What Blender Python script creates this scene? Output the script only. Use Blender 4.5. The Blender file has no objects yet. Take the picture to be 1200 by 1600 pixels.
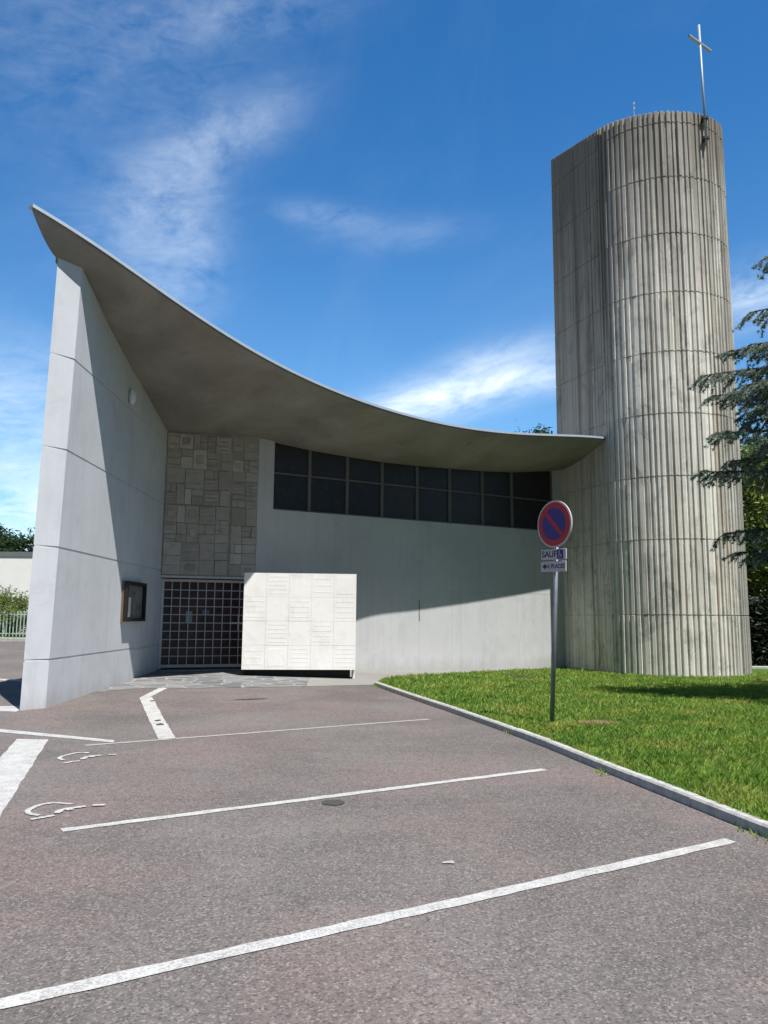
import bpy, bmesh, math, random
import numpy as np
from math import sin, cos, radians, pi, sqrt, atan2
from mathutils import Matrix, Vector
SC = bpy.context.scene
COL = SC.collection

# ------------------------------------------------------------------ camera
PITCH = radians(7.75); ROLL = 0.0085
cam = bpy.data.cameras.new('camera')
cam.sensor_fit = 'VERTICAL'; cam.sensor_height = 36.0; cam.lens = 36.0 * 1210 / 1600
cam.clip_start = 0.05; cam.clip_end = 3000
cam_o = bpy.data.objects.new('camera', cam); COL.objects.link(cam_o)
_f = Vector((0, cos(PITCH), sin(PITCH))); _r0 = Vector((1, 0, 0)); _u0 = _r0.cross(_f)
_r = _r0 * cos(ROLL) + _u0 * sin(ROLL); _u = -_r0 * sin(ROLL) + _u0 * cos(ROLL)
cam_o.matrix_world = Matrix(((_r.x, _u.x, -_f.x, 0), (_r.y, _u.y, -_f.y, 0), (_r.z, _u.z, -_f.z, 1.6), (0, 0, 0, 1)))
SC.camera = cam_o
SC.view_settings.view_transform = 'Standard'
SC.view_settings.look = 'None'
SC.view_settings.exposure = 0.45
SC.view_settings.gamma = 1.0

# ------------------------------------------------------------------ sun and sky
SUN_AZ, SUN_EL = radians(145), radians(63)
sl = bpy.data.lights.new('sun', 'SUN'); sl.energy = 5.0; sl.angle = radians(0.5); sl.color = (1.0, 0.98, 0.95)
so = bpy.data.objects.new('sun', sl); COL.objects.link(so)
sd = Vector((sin(SUN_AZ) * cos(SUN_EL), cos(SUN_AZ) * cos(SUN_EL), sin(SUN_EL)))
so.rotation_euler = sd.to_track_quat('Z', 'Y').to_euler()
so.location = (20, -20, 40)

class NT:
    """small helper for node trees"""
    def __init__(s, tree): s.t = tree; s.n = tree.nodes; s.l = tree.links
    def new(s, typ, **kw):
        n = s.n.new(typ)
        for k, v in kw.items(): setattr(n, k, v)
        return n
    def set(s, sock, v):
        if hasattr(v, 'is_linked') or isinstance(v, bpy.types.NodeSocket): s.l.new(v, sock)
        elif isinstance(v, (tuple, list)) and len(v) == 3 and sock.type == 'RGBA': sock.default_value = (*v, 1)
        else: sock.default_value = v
    def math(s, op, a, b=0.0, c=None, clamp=False):
        n = s.new('ShaderNodeMath', operation=op); n.use_clamp = clamp
        s.set(n.inputs[0], a); s.set(n.inputs[1], b)
        if c is not None: s.set(n.inputs[2], c)
        return n.outputs[0]
    def mix(s, f, a, b, typ='MIX'):
        n = s.new('ShaderNodeMix', data_type='RGBA', blend_type=typ)
        s.set(n.inputs[0], f); s.set(n.inputs[6], a); s.set(n.inputs[7], b)
        return n.outputs[2]
    def ramp(s, f, stops, interp='LINEAR'):
        n = s.new('ShaderNodeValToRGB'); n.color_ramp.interpolation = interp
        e = n.color_ramp.elements
        while len(e) < len(stops): e.new(0.5)
        for i, (p, c) in enumerate(stops):
            e[i].position = p; e[i].color = (c, c, c, 1) if isinstance(c, (int, float)) else (*c, 1)
        s.set(n.inputs[0], f); return n.outputs[0]
    def noise(s, vec, scale, detail=4, rough=0.55, dist=0.0, lac=2.0):
        n = s.new('ShaderNodeTexNoise'); n.inputs['Scale'].default_value = scale
        n.inputs['Detail'].default_value = detail; n.inputs['Roughness'].default_value = rough
        n.inputs['Distortion'].default_value = dist; n.inputs['Lacunarity'].default_value = lac
        if vec is not None: s.l.new(vec, n.inputs['Vector'])
        return n.outputs['Fac']
    def mapv(s, vec, scale=(1, 1, 1), loc=(0, 0, 0), rot=(0, 0, 0)):
        n = s.new('ShaderNodeMapping'); n.inputs['Scale'].default_value = scale
        n.inputs['Location'].default_value = loc; n.inputs['Rotation'].default_value = rot
        s.l.new(vec, n.inputs['Vector']); return n.outputs[0]
    def comb(s, x, y, z=0.0):
        n = s.new('ShaderNodeCombineXYZ')
        for i, v in enumerate((x, y, z)): s.set(n.inputs[i], v)
        return n.outputs[0]

W = bpy.data.worlds.new('World'); SC.world = W; W.use_nodes = True
w = NT(W.node_tree); w.n.clear()
wout = w.new('ShaderNodeOutputWorld'); bg = w.new('ShaderNodeBackground'); w.l.new(bg.outputs[0], wout.inputs[0])
sky = w.new('ShaderNodeTexSky', sky_type='NISHITA'); sky.sun_disc = False
sky.sun_elevation = SUN_EL; sky.sun_rotation = SUN_AZ
sky.altitude = 0; sky.air_density = 1.0; sky.dust_density = 0.6; sky.ozone_density = 3.5
tc = w.new('ShaderNodeTexCoord'); sp = w.new('ShaderNodeSeparateXYZ'); w.l.new(tc.outputs['Generated'], sp.inputs[0])
az = w.math('ARCTAN2', sp.outputs[0], sp.outputs[1]); el = w.math('ARCSINE', sp.outputs[2])
def blob(a0, e0, s1, s2, ang):
    da = w.math('SUBTRACT', az, a0); de = w.math('SUBTRACT', el, e0)
    u = w.math('ADD', w.math('MULTIPLY', da, cos(ang) / s1), w.math('MULTIPLY', de, sin(ang) / s1))
    v = w.math('ADD', w.math('MULTIPLY', da, -sin(ang) / s2), w.math('MULTIPLY', de, cos(ang) / s2))
    q = w.math('ADD', w.math('MULTIPLY', u, u), w.math('MULTIPLY', v, v))
    return w.math('EXPONENT', w.math('MULTIPLY', q, -1.0))
def streak(ang, sc, st, seed, detail=7, rough=0.62, dist=0.9):
    v = w.comb(w.math('ADD', w.math('MULTIPLY', az, cos(ang)), w.math('MULTIPLY', el, sin(ang))),
               w.math('MULTIPLY', w.math('ADD', w.math('MULTIPLY', az, -sin(ang)), w.math('MULTIPLY', el, cos(ang))), st), seed)
    return w.noise(v, sc, detail, rough, dist)
n1 = streak(radians(12), 5.0, 3.2, 1.3); n2 = streak(radians(14), 9.0, 3.0, 7.7, dist=0.5); n3 = streak(radians(60), 3.0, 1.6, 4.1)
n4 = streak(radians(8), 16.0, 3.0, 2.2, detail=5)
n5 = streak(radians(10), 9.0, 1.9, 5.5, detail=9, rough=0.68, dist=0.35)
def add(*a):
    r = a[0]
    for b in a[1:]: r = w.math('ADD', r, b)
    return r
def mul(a, b): return w.math('MULTIPLY', a, b)
mA = add(mul(blob(-0.20, 0.585, 0.09, 0.030, radians(25)), .8), mul(blob(-0.285, 0.53, 0.085, 0.045, radians(40)), 0.9), mul(blob(-0.265, 0.44, 0.045, 0.075, radians(-10)), 1.0),
         mul(blob(-0.34, 0.46, 0.09, 0.06, 0.2), 0.55), mul(blob(-0.30, 0.38, 0.07, 0.05, 0.2), 0.5))
cA = mul(mul(mA, 0.31), w.math('MULTIPLY', w.math('SUBTRACT', add(mul(n5, 0.75), mul(n2, 0.25)), 0.34), 3.0, clamp=True))
mB = add(blob(0.17, 0.300, 0.11, 0.020, radians(8)), mul(blob(0.07, 0.275, 0.09, 0.024, radians(10)), .85), mul(blob(0.14, 0.325, 0.10, 0.022, radians(14)), .55), mul(blob(0.02, 0.262, 0.05, 0.02, 0.1), .7))
cB = mul(mul(mB, 0.78), w.math('MULTIPLY', w.math('SUBTRACT', add(mul(n2, .6), mul(n5, .4)), 0.30), 3.0, clamp=True))
mC = add(mul(blob(-0.09, 0.500, 0.06, 0.015, radians(-2)), 0.20), mul(blob(0.01, 0.480, 0.10, 0.020, 0.05), 0.13), mul(blob(-0.40, 0.64, 0.22, 0.10, 0.3), 0.13),
         mul(blob(0.47, 0.375, 0.06, 0.03, 0.3), 0.6), mul(blob(-0.46, 0.24, 0.12, 0.07, 0.1), 0.45), mul(blob(-0.44, 0.13, 0.2, 0.05, 0.0), 0.75), mul(blob(-0.2, 0.70, 0.16, 0.03, 0.2), 0.16))
cC = mul(mC, w.math('MULTIPLY', w.math('SUBTRACT', add(mul(n5, 0.6), mul(n4, 0.4)), 0.33), 3.2, clamp=True))
mG = mul(w.math('MULTIPLY', w.math('SUBTRACT', n3, 0.50), 1.6, clamp=True), 0.05)
cl = w.math('MINIMUM', add(cA, cB, cC, mG), 0.92)
hsv = w.new('ShaderNodeHueSaturation'); hsv.inputs['Saturation'].default_value = 1.30; hsv.inputs['Value'].default_value = 1.0
w.l.new(sky.outputs[0], hsv.inputs['Color'])
skc = w.mix(1.0, hsv.outputs[0], (0.86, 1.10, 1.16), 'MULTIPLY')
hz = w.math('POWER', w.math('SUBTRACT', 1.0, w.math('MULTIPLY', el, 1.5), clamp=True), 2.0)
skh = w.mix(mul(hz, 0.30), skc, (4.6, 6.8, 8.6))
fin0 = w.mix(cl, skh, (7.6, 8.3, 8.8))
nf = w.math('ADD', 0.82, w.math('MULTIPLY', sp.outputs[1], 0.56))      # artificial: dims southern sky fill on shaded walls, brightens the northern sky
sca = w.new('ShaderNodeVectorMath', operation='SCALE'); w.l.new(fin0, sca.inputs[0]); w.l.new(nf, sca.inputs['Scale'])
fin = sca.outputs[0]
w.l.new(fin, bg.inputs['Color']); bg.inputs['Strength'].default_value = 0.085

# ------------------------------------------------------------------ generic helpers
def gz(X, Y):
    s = min(max((Y - 11) / 11, 0), 1); s = s * s * (3 - 2 * s)
    a = min(max(.05 - .035 * X, -.15), .17)
    t = min(max((Y - 17) / 13, 0), 1); t = t * t * (3 - 2 * t)
    b = min(max((-X - 7.2) / 3.5, 0), 1); b = b * b * (3 - 2 * b)
    return a * s + .33 * t * b

class MB:
    def __init__(s): s.v = []; s.f = []
    def add(s, vs, fs):
        k = len(s.v); s.v += [tuple(map(float, p)) for p in vs]; s.f += [tuple(i + k for i in f) for f in fs]
    def box(s, o, ex, ey, ez, a, b):
        """box in the frame (o; ex,ey,ez) from corner a to corner b"""
        o, ex, ey, ez = map(np.array, (o, ex, ey, ez))
        P = [o + ex * x + ey * y + ez * z for z in (a[2], b[2]) for y in (a[1], b[1]) for x in (a[0], b[0])]
        s.add(P, [(0, 2, 3, 1), (4, 5, 7, 6), (0, 1, 5, 4), (2, 6, 7, 3), (0, 4, 6, 2), (1, 3, 7, 5)])
    def tube(s, pts, rad, n=10, cap=True):
        pts = [np.array(p, float) for p in pts]
        if not hasattr(rad, '__len__'): rad = [rad] * len(pts)
        rings = []; 
        for i, p in enumerate(pts):
            t = pts[min(i + 1, len(pts) - 1)] - pts[max(i - 1, 0)]; t = t / (np.linalg.norm(t) + 1e-9)
            h = np.array((0, 0, 1.)) if abs(t[2]) < .9 else np.array((1., 0, 0))
            a = np.cross(t, h); a /= np.linalg.norm(a); b = np.cross(t, a)
            rings += [p + rad[i] * (a * cos(2 * pi * k / n) + b * sin(2 * pi * k / n)) for k in range(n)]
        fs = [(i * n + k, i * n + (k + 1) % n, (i + 1) * n + (k + 1) % n, (i + 1) * n + k) for i in range(len(pts) - 1) for k in range(n)]
        if cap: fs += [tuple(range(n))[::-1], tuple((len(pts) - 1) * n + k for k in range(n))]
        s.add(rings, fs)
    def build(s, name, m, parent=None, smooth=False, bevel=0, **kw):
        off = np.array(parent_origin(parent))
        me = bpy.data.meshes.new(name)
        me.from_pydata([tuple(np.array(p) - off) for p in s.v], [], s.f)
        bm = bmesh.new(); bm.from_mesh(me); bmesh.ops.recalc_face_normals(bm, faces=bm.faces)
        if bevel: bmesh.ops.bevel(bm, geom=[e for e in bm.edges if len(e.link_faces) == 2 and e.calc_face_angle(0) > .5], offset=bevel, segments=1, affect='EDGES')
        bm.to_mesh(me); bm.free()
        return link(name, me, m, parent, smooth, **kw)
ORG = {}
def parent_origin(p):
    o = np.zeros(3)
    while p is not None: o += np.array(ORG.get(p.name, (0, 0, 0))); p = p.parent
    return o
def link(name, me, m, parent=None, smooth=False, label=None, cat=None, group=None, kind=None):
    o = bpy.data.objects.new(name, me); COL.objects.link(o)
    if m is not None: me.materials.append(m)
    if parent is not None: o.parent = parent
    if smooth:
        for p in me.polygons: p.use_smooth = True
    tag(o, label, cat, group, kind); return o
def tag(o, label=None, cat=None, group=None, kind=None):
    if label: o['label'] = label
    if cat: o['category'] = cat
    if group: o['group'] = group
    if kind: o['kind'] = kind
def thing(name, loc, label, cat, group=None):
    o = bpy.data.objects.new(name, None); COL.objects.link(o); o.location = loc; ORG[o.name] = tuple(loc)
    o.empty_display_size = .2
    tag(o, label, cat, group); return o
def rawmesh(name, V, F, m, parent=None, smooth=False, colors=None, **kw):
    """numpy arrays V (n,3), F (m,k) all faces same size"""
    V = np.asarray(V, np.float32) - parent_origin(parent).astype(np.float32); F = np.asarray(F, np.int32)
    me = bpy.data.meshes.new(name); me.vertices.add(len(V)); me.vertices.foreach_set('co', V.ravel())
    k = F.shape[1]; me.loops.add(F.size); me.loops.foreach_set('vertex_index', F.ravel())
    me.polygons.add(len(F)); me.polygons.foreach_set('loop_start', np.arange(0, F.size, k, dtype=np.int32))
    me.polygons.foreach_set('loop_total', np.full(len(F), k, np.int32))
    if colors is not None:
        a = me.attributes.new('tint', 'FLOAT', 'FACE'); a.data.foreach_set('value', np.asarray(colors, np.float32))
    me.update(calc_edges=True); me.validate()
    return link(name, me, m, parent, smooth, **kw)

# ------------------------------------------------------------------ materials
def mat(name, rough=0.8, spec=0.3):
    m = bpy.data.materials.new(name); m.use_nodes = True
    t = NT(m.node_tree); b = t.n['Principled BSDF']
    b.inputs['Roughness'].default_value = rough; b.inputs['Specular IOR Level'].default_value = spec
    g = t.new('ShaderNodeNewGeometry')
    return m, t, b, g.outputs['Position']
def bump(t, b, h, strength=0.3, dist=0.02):
    n = t.new('ShaderNodeBump'); n.inputs['Strength'].default_value = strength; n.inputs['Distance'].default_value = dist
    t.l.new(h, n.inputs['Height']); t.l.new(n.outputs[0], b.inputs['Normal'])
def plain(name, col, rough=0.6, spec=0.3, metal=0.0, var=0.12, scale=6):
    m, t, b, P = mat(name, rough, spec); b.inputs['Metallic'].default_value = metal
    n = t.noise(P, scale, 5)
    c = t.mix(n, tuple(x * (1 - var * 1.6) for x in col), tuple(min(1, x * (1 + var * 1.2)) for x in col))
    t.l.new(c, b.inputs['Base Color']); return m

def painted_concrete(name, c1, c2, dirt=0.35):
    m, t, b, P = mat(name, 0.85, 0.2)
    big = t.noise(P, 0.55, 4, .6); mid = t.noise(P, 3.0, 6, .65); fine = t.noise(P, 60, 4, .7)
    st = t.noise(t.mapv(P, (5, 5, .35)), 1.0, 6, .65)
    base = t.mix(t.ramp(big, [(.3, 0), (.7, 1)]), c1, c2)
    base = t.mix(t.math('MULTIPLY', t.ramp(st, [(.50, 0), (.78, 1)]), dirt), base, (.30, .30, .29))
    base = t.mix(t.math('MULTIPLY', t.ramp(mid, [(.5, 0), (.8, 1)]), .22), base, (.36, .365, .36))
    pt = t.noise(P, 1.3, 7, .7, .8)
    sz = t.new('ShaderNodeSeparateXYZ'); t.l.new(P, sz.inputs[0])
    sp_ = t.math('SUBTRACT', t.math('MULTIPLY', t.noise(t.mapv(P, (2.5, 2.5, .6)), 1.6, 6, .75), .95), sz.outputs[2])
    base = t.mix(t.math('MULTIPLY', t.ramp(sp_, [(.08, 0), (.45, 1)]), dirt * 1.3, clamp=True), base, (.27, .26, .235))
    base = t.mix(t.math('MULTIPLY', t.ramp(pt, [(.54, 0), (.60, 1)]), .10), base, (.25, .25, .245))
    base = t.mix(t.math('MULTIPLY', t.ramp(fine, [(.62, 0), (.75, 1)]), .18), base, (.3, .3, .3))
    t.l.new(base, b.inputs['Base Color'])
    bump(t, b, t.math('ADD', t.math('MULTIPLY', fine, .35), mid), .25, .012)
    return m
M = {}
M['wall'] = painted_concrete('grey_wall_paint', (.46, .46, .455), (.53, .53, .525), .28)
M['wall_side'] = painted_concrete('side_wall_paint', (.50, .512, .53), (.575, .588, .605), .25)

def tower_concrete():
    m, t, b, P = mat('raw_ribbed_concrete', 0.92, 0.15)
    s = t.new('ShaderNodeSeparateXYZ'); t.l.new(P, s.inputs[0]); z = s.outputs[2]
    big = t.noise(P, .45, 5, .65); mid = t.noise(P, 2.2, 6, .7); fine = t.noise(P, 45, 5, .75)
    v1 = t.noise(t.mapv(P, (6.5, 6.5, .10)), 1.0, 6, .7); v2 = t.noise(t.mapv(P, (16, 16, .5)), 1.0, 4, .6)
    v3 = t.noise(t.mapv(P, (1.6, 1.6, .09)), 1.0, 4, .6)
    c = t.mix(t.ramp(big, [(.3, 0), (.7, 1)]), (.66, .63, .555), (.82, .79, .70))
    c = t.mix(t.math('MULTIPLY', t.ramp(v2, [(.42, 0), (.7, 1)]), .45), c, (.74, .71, .64))
    c = t.mix(t.math('MULTIPLY', t.ramp(v1, [(.54, 0), (.70, 1)]), .42), c, (.22, .21, .19))
    east = t.math('MULTIPLY', t.math('SUBTRACT', s.outputs[0], 9.2), .55, clamp=True)
    c = t.mix(t.math('MULTIPLY', t.ramp(t.math('ADD', v3, t.math('MULTIPLY', east, .13)), [(.52, 0), (.68, 1)]), .62), c, (.17, .155, .13))
    lich = t.noise(t.mapv(P, (1.4, 1.4, .12), (7, 3, 1)), 1.0, 5, .6)
    flat_shade = t.math('MULTIPLY', t.math('MULTIPLY', t.math('SUBTRACT', 7.28, s.outputs[0]), 6, clamp=True), t.math('MULTIPLY', t.math('SUBTRACT', z, 2.0), .12, clamp=True), clamp=True)
    c = t.mix(t.math('MULTIPLY', flat_shade, t.math('ADD', .30, t.math('MULTIPLY', big, .5))), c, (.20, .165, .125))  # shade painted in: sunless flat side made darker and warmer in the colour
    rust = t.math('MULTIPLY', t.math('MULTIPLY', t.math('SUBTRACT', z, 15.5), .5, clamp=True), east)
    c = t.mix(t.math('MULTIPLY', t.ramp(t.math('ADD', v1, t.math('MULTIPLY', rust, .12)), [(.56, 0), (.66, 1)]), .6), c, (.26, .15, .08))
    c = t.mix(t.math('MULTIPLY', t.ramp(lich, [(.60, 0), (.72, 1)]), .45), c, (.40, .29, .13))
    # algae and soot that has grown down from the open top
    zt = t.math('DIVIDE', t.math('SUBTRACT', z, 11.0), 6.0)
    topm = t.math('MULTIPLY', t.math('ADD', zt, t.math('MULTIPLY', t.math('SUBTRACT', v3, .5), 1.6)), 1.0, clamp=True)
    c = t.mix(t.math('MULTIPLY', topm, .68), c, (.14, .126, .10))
    ring = t.math('MULTIPLY', t.ramp(mid, [(.52, 0), (.72, 1)]), .4)
    c = t.mix(ring, c, (.24, .23, .20))
    blot = t.noise(t.mapv(P, (1.0, 1.0, .55), (3, 8, 2)), 1.5, 7, .75, .6)
    c = t.mix(t.math('MULTIPLY', t.ramp(blot, [(.53, 0), (.62, 1)]), .42), c, (.15, .14, .115))
    # rain has left the outward-lapped lift edges dirty
    tl = t.noise(t.mapv(P, (9, 9, .02)), 1.0, 3, .6)
    c = t.mix(t.math('MULTIPLY', t.ramp(tl, [(.50, 0), (.60, 1)]), .35), c, (.20, .19, .16))
    c = t.mix(t.math('MULTIPLY', t.ramp(fine, [(.58, 0), (.72, 1)]), .4), c, (.13, .125, .11))
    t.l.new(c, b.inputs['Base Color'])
    bump(t, b, t.math('ADD', t.math('MULTIPLY', fine, .5), mid), .6, .02)
    return m
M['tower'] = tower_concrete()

def soffit_mat():
    m, t, b, P = mat('stained_soffit_concrete', 0.9, 0.15)
    d = t.mapv(P, (1, 1, 1), rot=(0, 0, radians(40)))
    big = t.noise(P, .5, 5, .6, .5); mid = t.noise(t.mapv(d, (.7, 5, 1)), 1.2, 5, .65); fine = t.noise(P, 40, 4, .7)
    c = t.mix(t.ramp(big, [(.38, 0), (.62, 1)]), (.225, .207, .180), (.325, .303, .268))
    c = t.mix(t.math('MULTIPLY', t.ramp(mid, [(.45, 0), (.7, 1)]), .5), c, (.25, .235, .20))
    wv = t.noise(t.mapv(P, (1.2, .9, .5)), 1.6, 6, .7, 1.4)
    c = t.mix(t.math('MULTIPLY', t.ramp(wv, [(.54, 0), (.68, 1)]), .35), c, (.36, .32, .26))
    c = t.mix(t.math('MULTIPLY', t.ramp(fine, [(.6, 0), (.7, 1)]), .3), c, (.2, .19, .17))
    t.l.new(c, b.inputs['Base Color']); bump(t, b, t.math('ADD', mid, t.math('MULTIPLY', fine, .3)), .4, .015)
    return m
M['soffit'] = soffit_mat()
def relief_mat():
    m, t, b, P = mat('relief_stone', 0.9, 0.15)
    g = t.new('ShaderNodeNewGeometry'); n = t.noise(P, 5, 6, .7); f = t.noise(P, 38, 5, .75)
    c = t.ramp(g.outputs['Random Per Island'], [(0, (.30, .275, .235)), (.35, (.42, .385, .33)), (.7, (.36, .335, .295)), (1, (.52, .485, .42))])
    c = t.mix(t.math('MULTIPLY', t.ramp(n, [(.45, 0), (.68, 1)]), .45), c, (.24, .22, .19))
    c = t.mix(t.math('MULTIPLY', t.ramp(f, [(.52, 0), (.7, 1)]), .35), c, (.20, .185, .16))
    t.l.new(c, b.inputs['Base Color']); bump(t, b, t.math('ADD', n, t.math('MULTIPLY', f, .6)), .8, .02); return m
M['relief'] = relief_mat()
M['white_stone'] = painted_concrete('white_painted_stone', (.80, .77, .72), (.86, .835, .79), .08)
M['flashing'] = plain('zinc_flashing', (.50, .55, .60), .4, .5, .3, .1)
M['crossmetal'] = plain('dull_cross_metal', (.30, .36, .42), .5, .4, .2, .1)
M['steel'] = plain('galvanised_steel', (.22, .235, .26), .5, .4, .3, .2)
M['frame'] = plain('grey_window_frame', (.15, .14, .13), .6)
M['gate'] = plain('pale_grey_gate_paint', (.50, .50, .50), .45, .4)
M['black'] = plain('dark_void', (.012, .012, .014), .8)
M['crack'] = plain('crack_line', (.34, .345, .35), .9)
M['groove'] = plain('dark_strip_grey', (.17, .17, .17), .9)  # even dark grey for one thin strip on the facade

def dark_glass(name, cols, scale, rough=.12):
    m, t, b, P = mat(name, rough, .38)
    v = t.new('ShaderNodeTexVoronoi'); v.inputs['Scale'].default_value = scale; t.l.new(P, v.inputs['Vector'])
    n = t.noise(P, scale * .6, 3)
    c = t.mix(t.ramp(n, [(.35, 0), (.65, 1)]), cols[0], cols[1])
    c = t.mix(t.ramp(v.outputs['Distance'], [(0.0, 1), (.35, 0)]), c, cols[2])
    oi = t.new('ShaderNodeObjectInfo'); c = t.mix(t.math('MULTIPLY', oi.outputs['Random'], .5), c, tuple(x * 2.2 for x in cols[1]))
    t.l.new(c, b.inputs['Base Color']); bump(t, b, t.noise(P, 5, 3), .35, .03)
    return m
M['pane'] = dark_glass('dark_leaded_glass', [(.012, .012, .016), (.022, .020, .022), (.032, .032, .042)], 5, .35)
M['doorglass'] = dark_glass('door_glass_painted_reflection', [(.012, .010, .016), (.075, .035, .03), (.035, .03, .06)], 2.5, .3)  # reddish reflections are painted into the door glass colour

def asphalt():
    m, t, b, P = mat('pinkish_grey_asphalt', 0.93, 0.15)
    g1 = t.noise(P, 110, 3, .6); g3 = t.noise(P, 38, 5, .75)
    vo = t.new('ShaderNodeTexVoronoi'); vo.inputs['Scale'].default_value = 85; t.l.new(P, vo.inputs['Vector'])
    cs = t.new('ShaderNodeSeparateColor'); t.l.new(vo.outputs['Color'], cs.inputs[0])
    big = t.noise(P, .33, 5, .62, .4); pk = t.noise(t.mapv(P, (1, 1, 1), (5, 9, 2)), .55, 5, .6, .3)
    tr = t.noise(t.mapv(P, (.35, 1.6, 1), rot=(0, 0, radians(-28))), .9, 5, .65, .5)
    c = t.mix(t.ramp(big, [(.38, 0), (.62, 1)]), (.124, .107, .098), (.196, .171, .157))
    c = t.mix(t.math('MULTIPLY', t.ramp(pk, [(.46, 0), (.62, 1)]), .55), c, (.215, .152, .140))
    c = t.mix(t.math('MULTIPLY', t.ramp(tr, [(.52, 0), (.70, 1)]), .45), c, (.095, .086, .080))
    mm = t.noise(P, 11, 6, .72)
    c = t.mix(t.math('MULTIPLY', t.ramp(mm, [(.46, 0), (.64, 1)]), .38), c, (.085, .077, .071))
    wet = t.noise(t.mapv(P, (1, 1, 1), (2, 4, 8)), 1.7, 6, .7, .8)
    c = t.mix(t.math('MULTIPLY', t.ramp(wet, [(.58, 0), (.70, 1)]), .30), c, (.24, .225, .205))
    dk = t.noise(t.mapv(P, (1, 1, 1), (12, 7, 8)), .9, 6, .72, .5)
    c = t.mix(t.math('MULTIPLY', t.ramp(dk, [(.60, 0), (.70, 1)]), .35), c, (.07, .065, .062))
    c = t.mix(t.math('MULTIPLY', t.ramp(cs.outputs[0], [(.0, 1), (.38, 0)]), .62), c, (.042, .037, .035))
    c = t.mix(t.math('MULTIPLY', t.ramp(cs.outputs[1], [(.68, 0), (1.0, 1)]), .62), c, (.34, .30, .275))
    c = t.mix(t.math('MULTIPLY', t.ramp(g3, [(.48, 0), (.70, 1)]), .45), c, (.065, .060, .056))
    c = t.mix(t.math('MULTIPLY', t.ramp(g1, [(.53, 0), (.68, 1)]), .32), c, (.26, .24, .22))
    t.l.new(c, b.inputs['Base Color'])
    bump(t, b, t.math('ADD', g1, t.math('MULTIPLY', cs.outputs[0], .7)), .55, .006)
    return m
M['asphalt'] = asphalt()
def road_paint():
    m, t, b, P = mat('worn_road_paint', 0.75, 0.25)
    n = t.noise(P, 70, 5, .75); n2 = t.noise(P, 5, 5, .7)
    f = t.ramp(t.math('ADD', t.math('MULTIPLY', n, .75), t.math('MULTIPLY', n2, .35)), [(.50, 0), (.66, 1)])
    c = t.mix(t.math('MULTIPLY', f, .75), (.52, .505, .475), (.19, .18, .165))
    t.l.new(c, b.inputs['Base Color']); bump(t, b, n, .5, .004); return m
M['paint'] = road_paint()
M['faded_paint'] = plain('faded_road_paint', (.36, .34, .32), .85, .2, 0, .35, 40)
def kerb_mat():
    m, t, b, P = mat('kerb_concrete', 0.9, 0.2)
    n = t.noise(P, 9, 6, .7); f = t.noise(P, 120, 3, .7)
    c = t.mix(t.ramp(n, [(.35, 0), (.68, 1)]), (.34, .33, .30), (.54, .53, .49))
    c = t.mix(t.math('MULTIPLY', t.ramp(f, [(.55, 0), (.7, 1)]), .45), c, (.2, .195, .18))
    t.l.new(c, b.inputs['Base Color']); bump(t, b, f, .5, .005); return m
M['kerb'] = kerb_mat()
def paving_mat():
    m, t, b, P = mat('crazy_paving_stone', 0.85, 0.2)
    q = t.mapv(P, (1, 1, 0)); 
    ve = t.new('ShaderNodeTexVoronoi', feature='DISTANCE_TO_EDGE'); ve.inputs['Scale'].default_value = 2.1; t.l.new(q, ve.inputs['Vector'])
    vc = t.new('ShaderNodeTexVoronoi'); vc.inputs['Scale'].default_value = 2.1; t.l.new(q, vc.inputs['Vector'])
    cs = t.new('ShaderNodeSeparateColor'); t.l.new(vc.outputs['Color'], cs.inputs[0])
    n = t.noise(P, 6, 5, .7)
    c = t.mix(cs.outputs[0], (.095, .10, .105), (.20, .20, .20))
    c = t.mix(t.math('MULTIPLY', n, .35), c, (.24, .22, .20))
    c = t.mix(t.ramp(ve.outputs['Distance'], [(.02, 1), (.05, 0)]), c, (.30, .295, .28))
    t.l.new(c, b.inputs['Base Color']); bump(t, b, t.ramp(ve.outputs['Distance'], [(0, 0), (.06, 1)]), .4, .008); return m
M['paving'] = paving_mat()
M['concrete_path'] = painted_concrete('path_concrete', (.19, .18, .165), (.27, .26, .24), .3)
def lawn_mat():
    m, t, b, P = mat('lawn_soil', 0.95, 0.1)
    n = t.noise(P, 1.0, 5, .65); f = t.noise(P, 30, 4, .7)
    c = t.mix(t.ramp(n, [(.35, 0), (.65, 1)]), (.06, .12, .02), (.10, .17, .03))
    c = t.mix(t.math('MULTIPLY', t.ramp(f, [(.5, 0), (.7, 1)]), .7), c, (.025, .035, .012))
    t.l.new(c, b.inputs['Base Color']); bump(t, b, f, .8, .03); return m
M['lawn'] = lawn_mat()
def leaf_mat(name, dark, mid_, light, patch=None, trans=.35, rough=.55, spec=.3, pscale=1.1):
    m, t, b, P = mat(name, rough, spec)
    a = t.new('ShaderNodeAttribute', attribute_name='tint')
    c = t.ramp(a.outputs['Fac'], [(0, dark), (.5, mid_), (1, light)])
    if patch:
        n = t.noise(P, pscale, 4, .6)
        c = t.mix(t.math('MULTIPLY', t.ramp(n, [(.50, 0), (.66, 1)]), .65), c, patch)
    t.l.new(c, b.inputs['Base Color'])
    tr = t.new('ShaderNodeBsdfTranslucent'); t.l.new(c, tr.inputs['Color'])
    mx = t.new('ShaderNodeMixShader'); mx.inputs[0].default_value = trans
    t.l.new(b.outputs[0], mx.inputs[1]); t.l.new(tr.outputs[0], mx.inputs[2])
    t.l.new(mx.outputs[0], t.n['Material Output'].inputs['Surface']); return m
M['grass'] = leaf_mat('grass_blades', (.085, .18, .025), (.18, .31, .04), (.34, .43, .085), (.42, .40, .09), .4)
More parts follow.
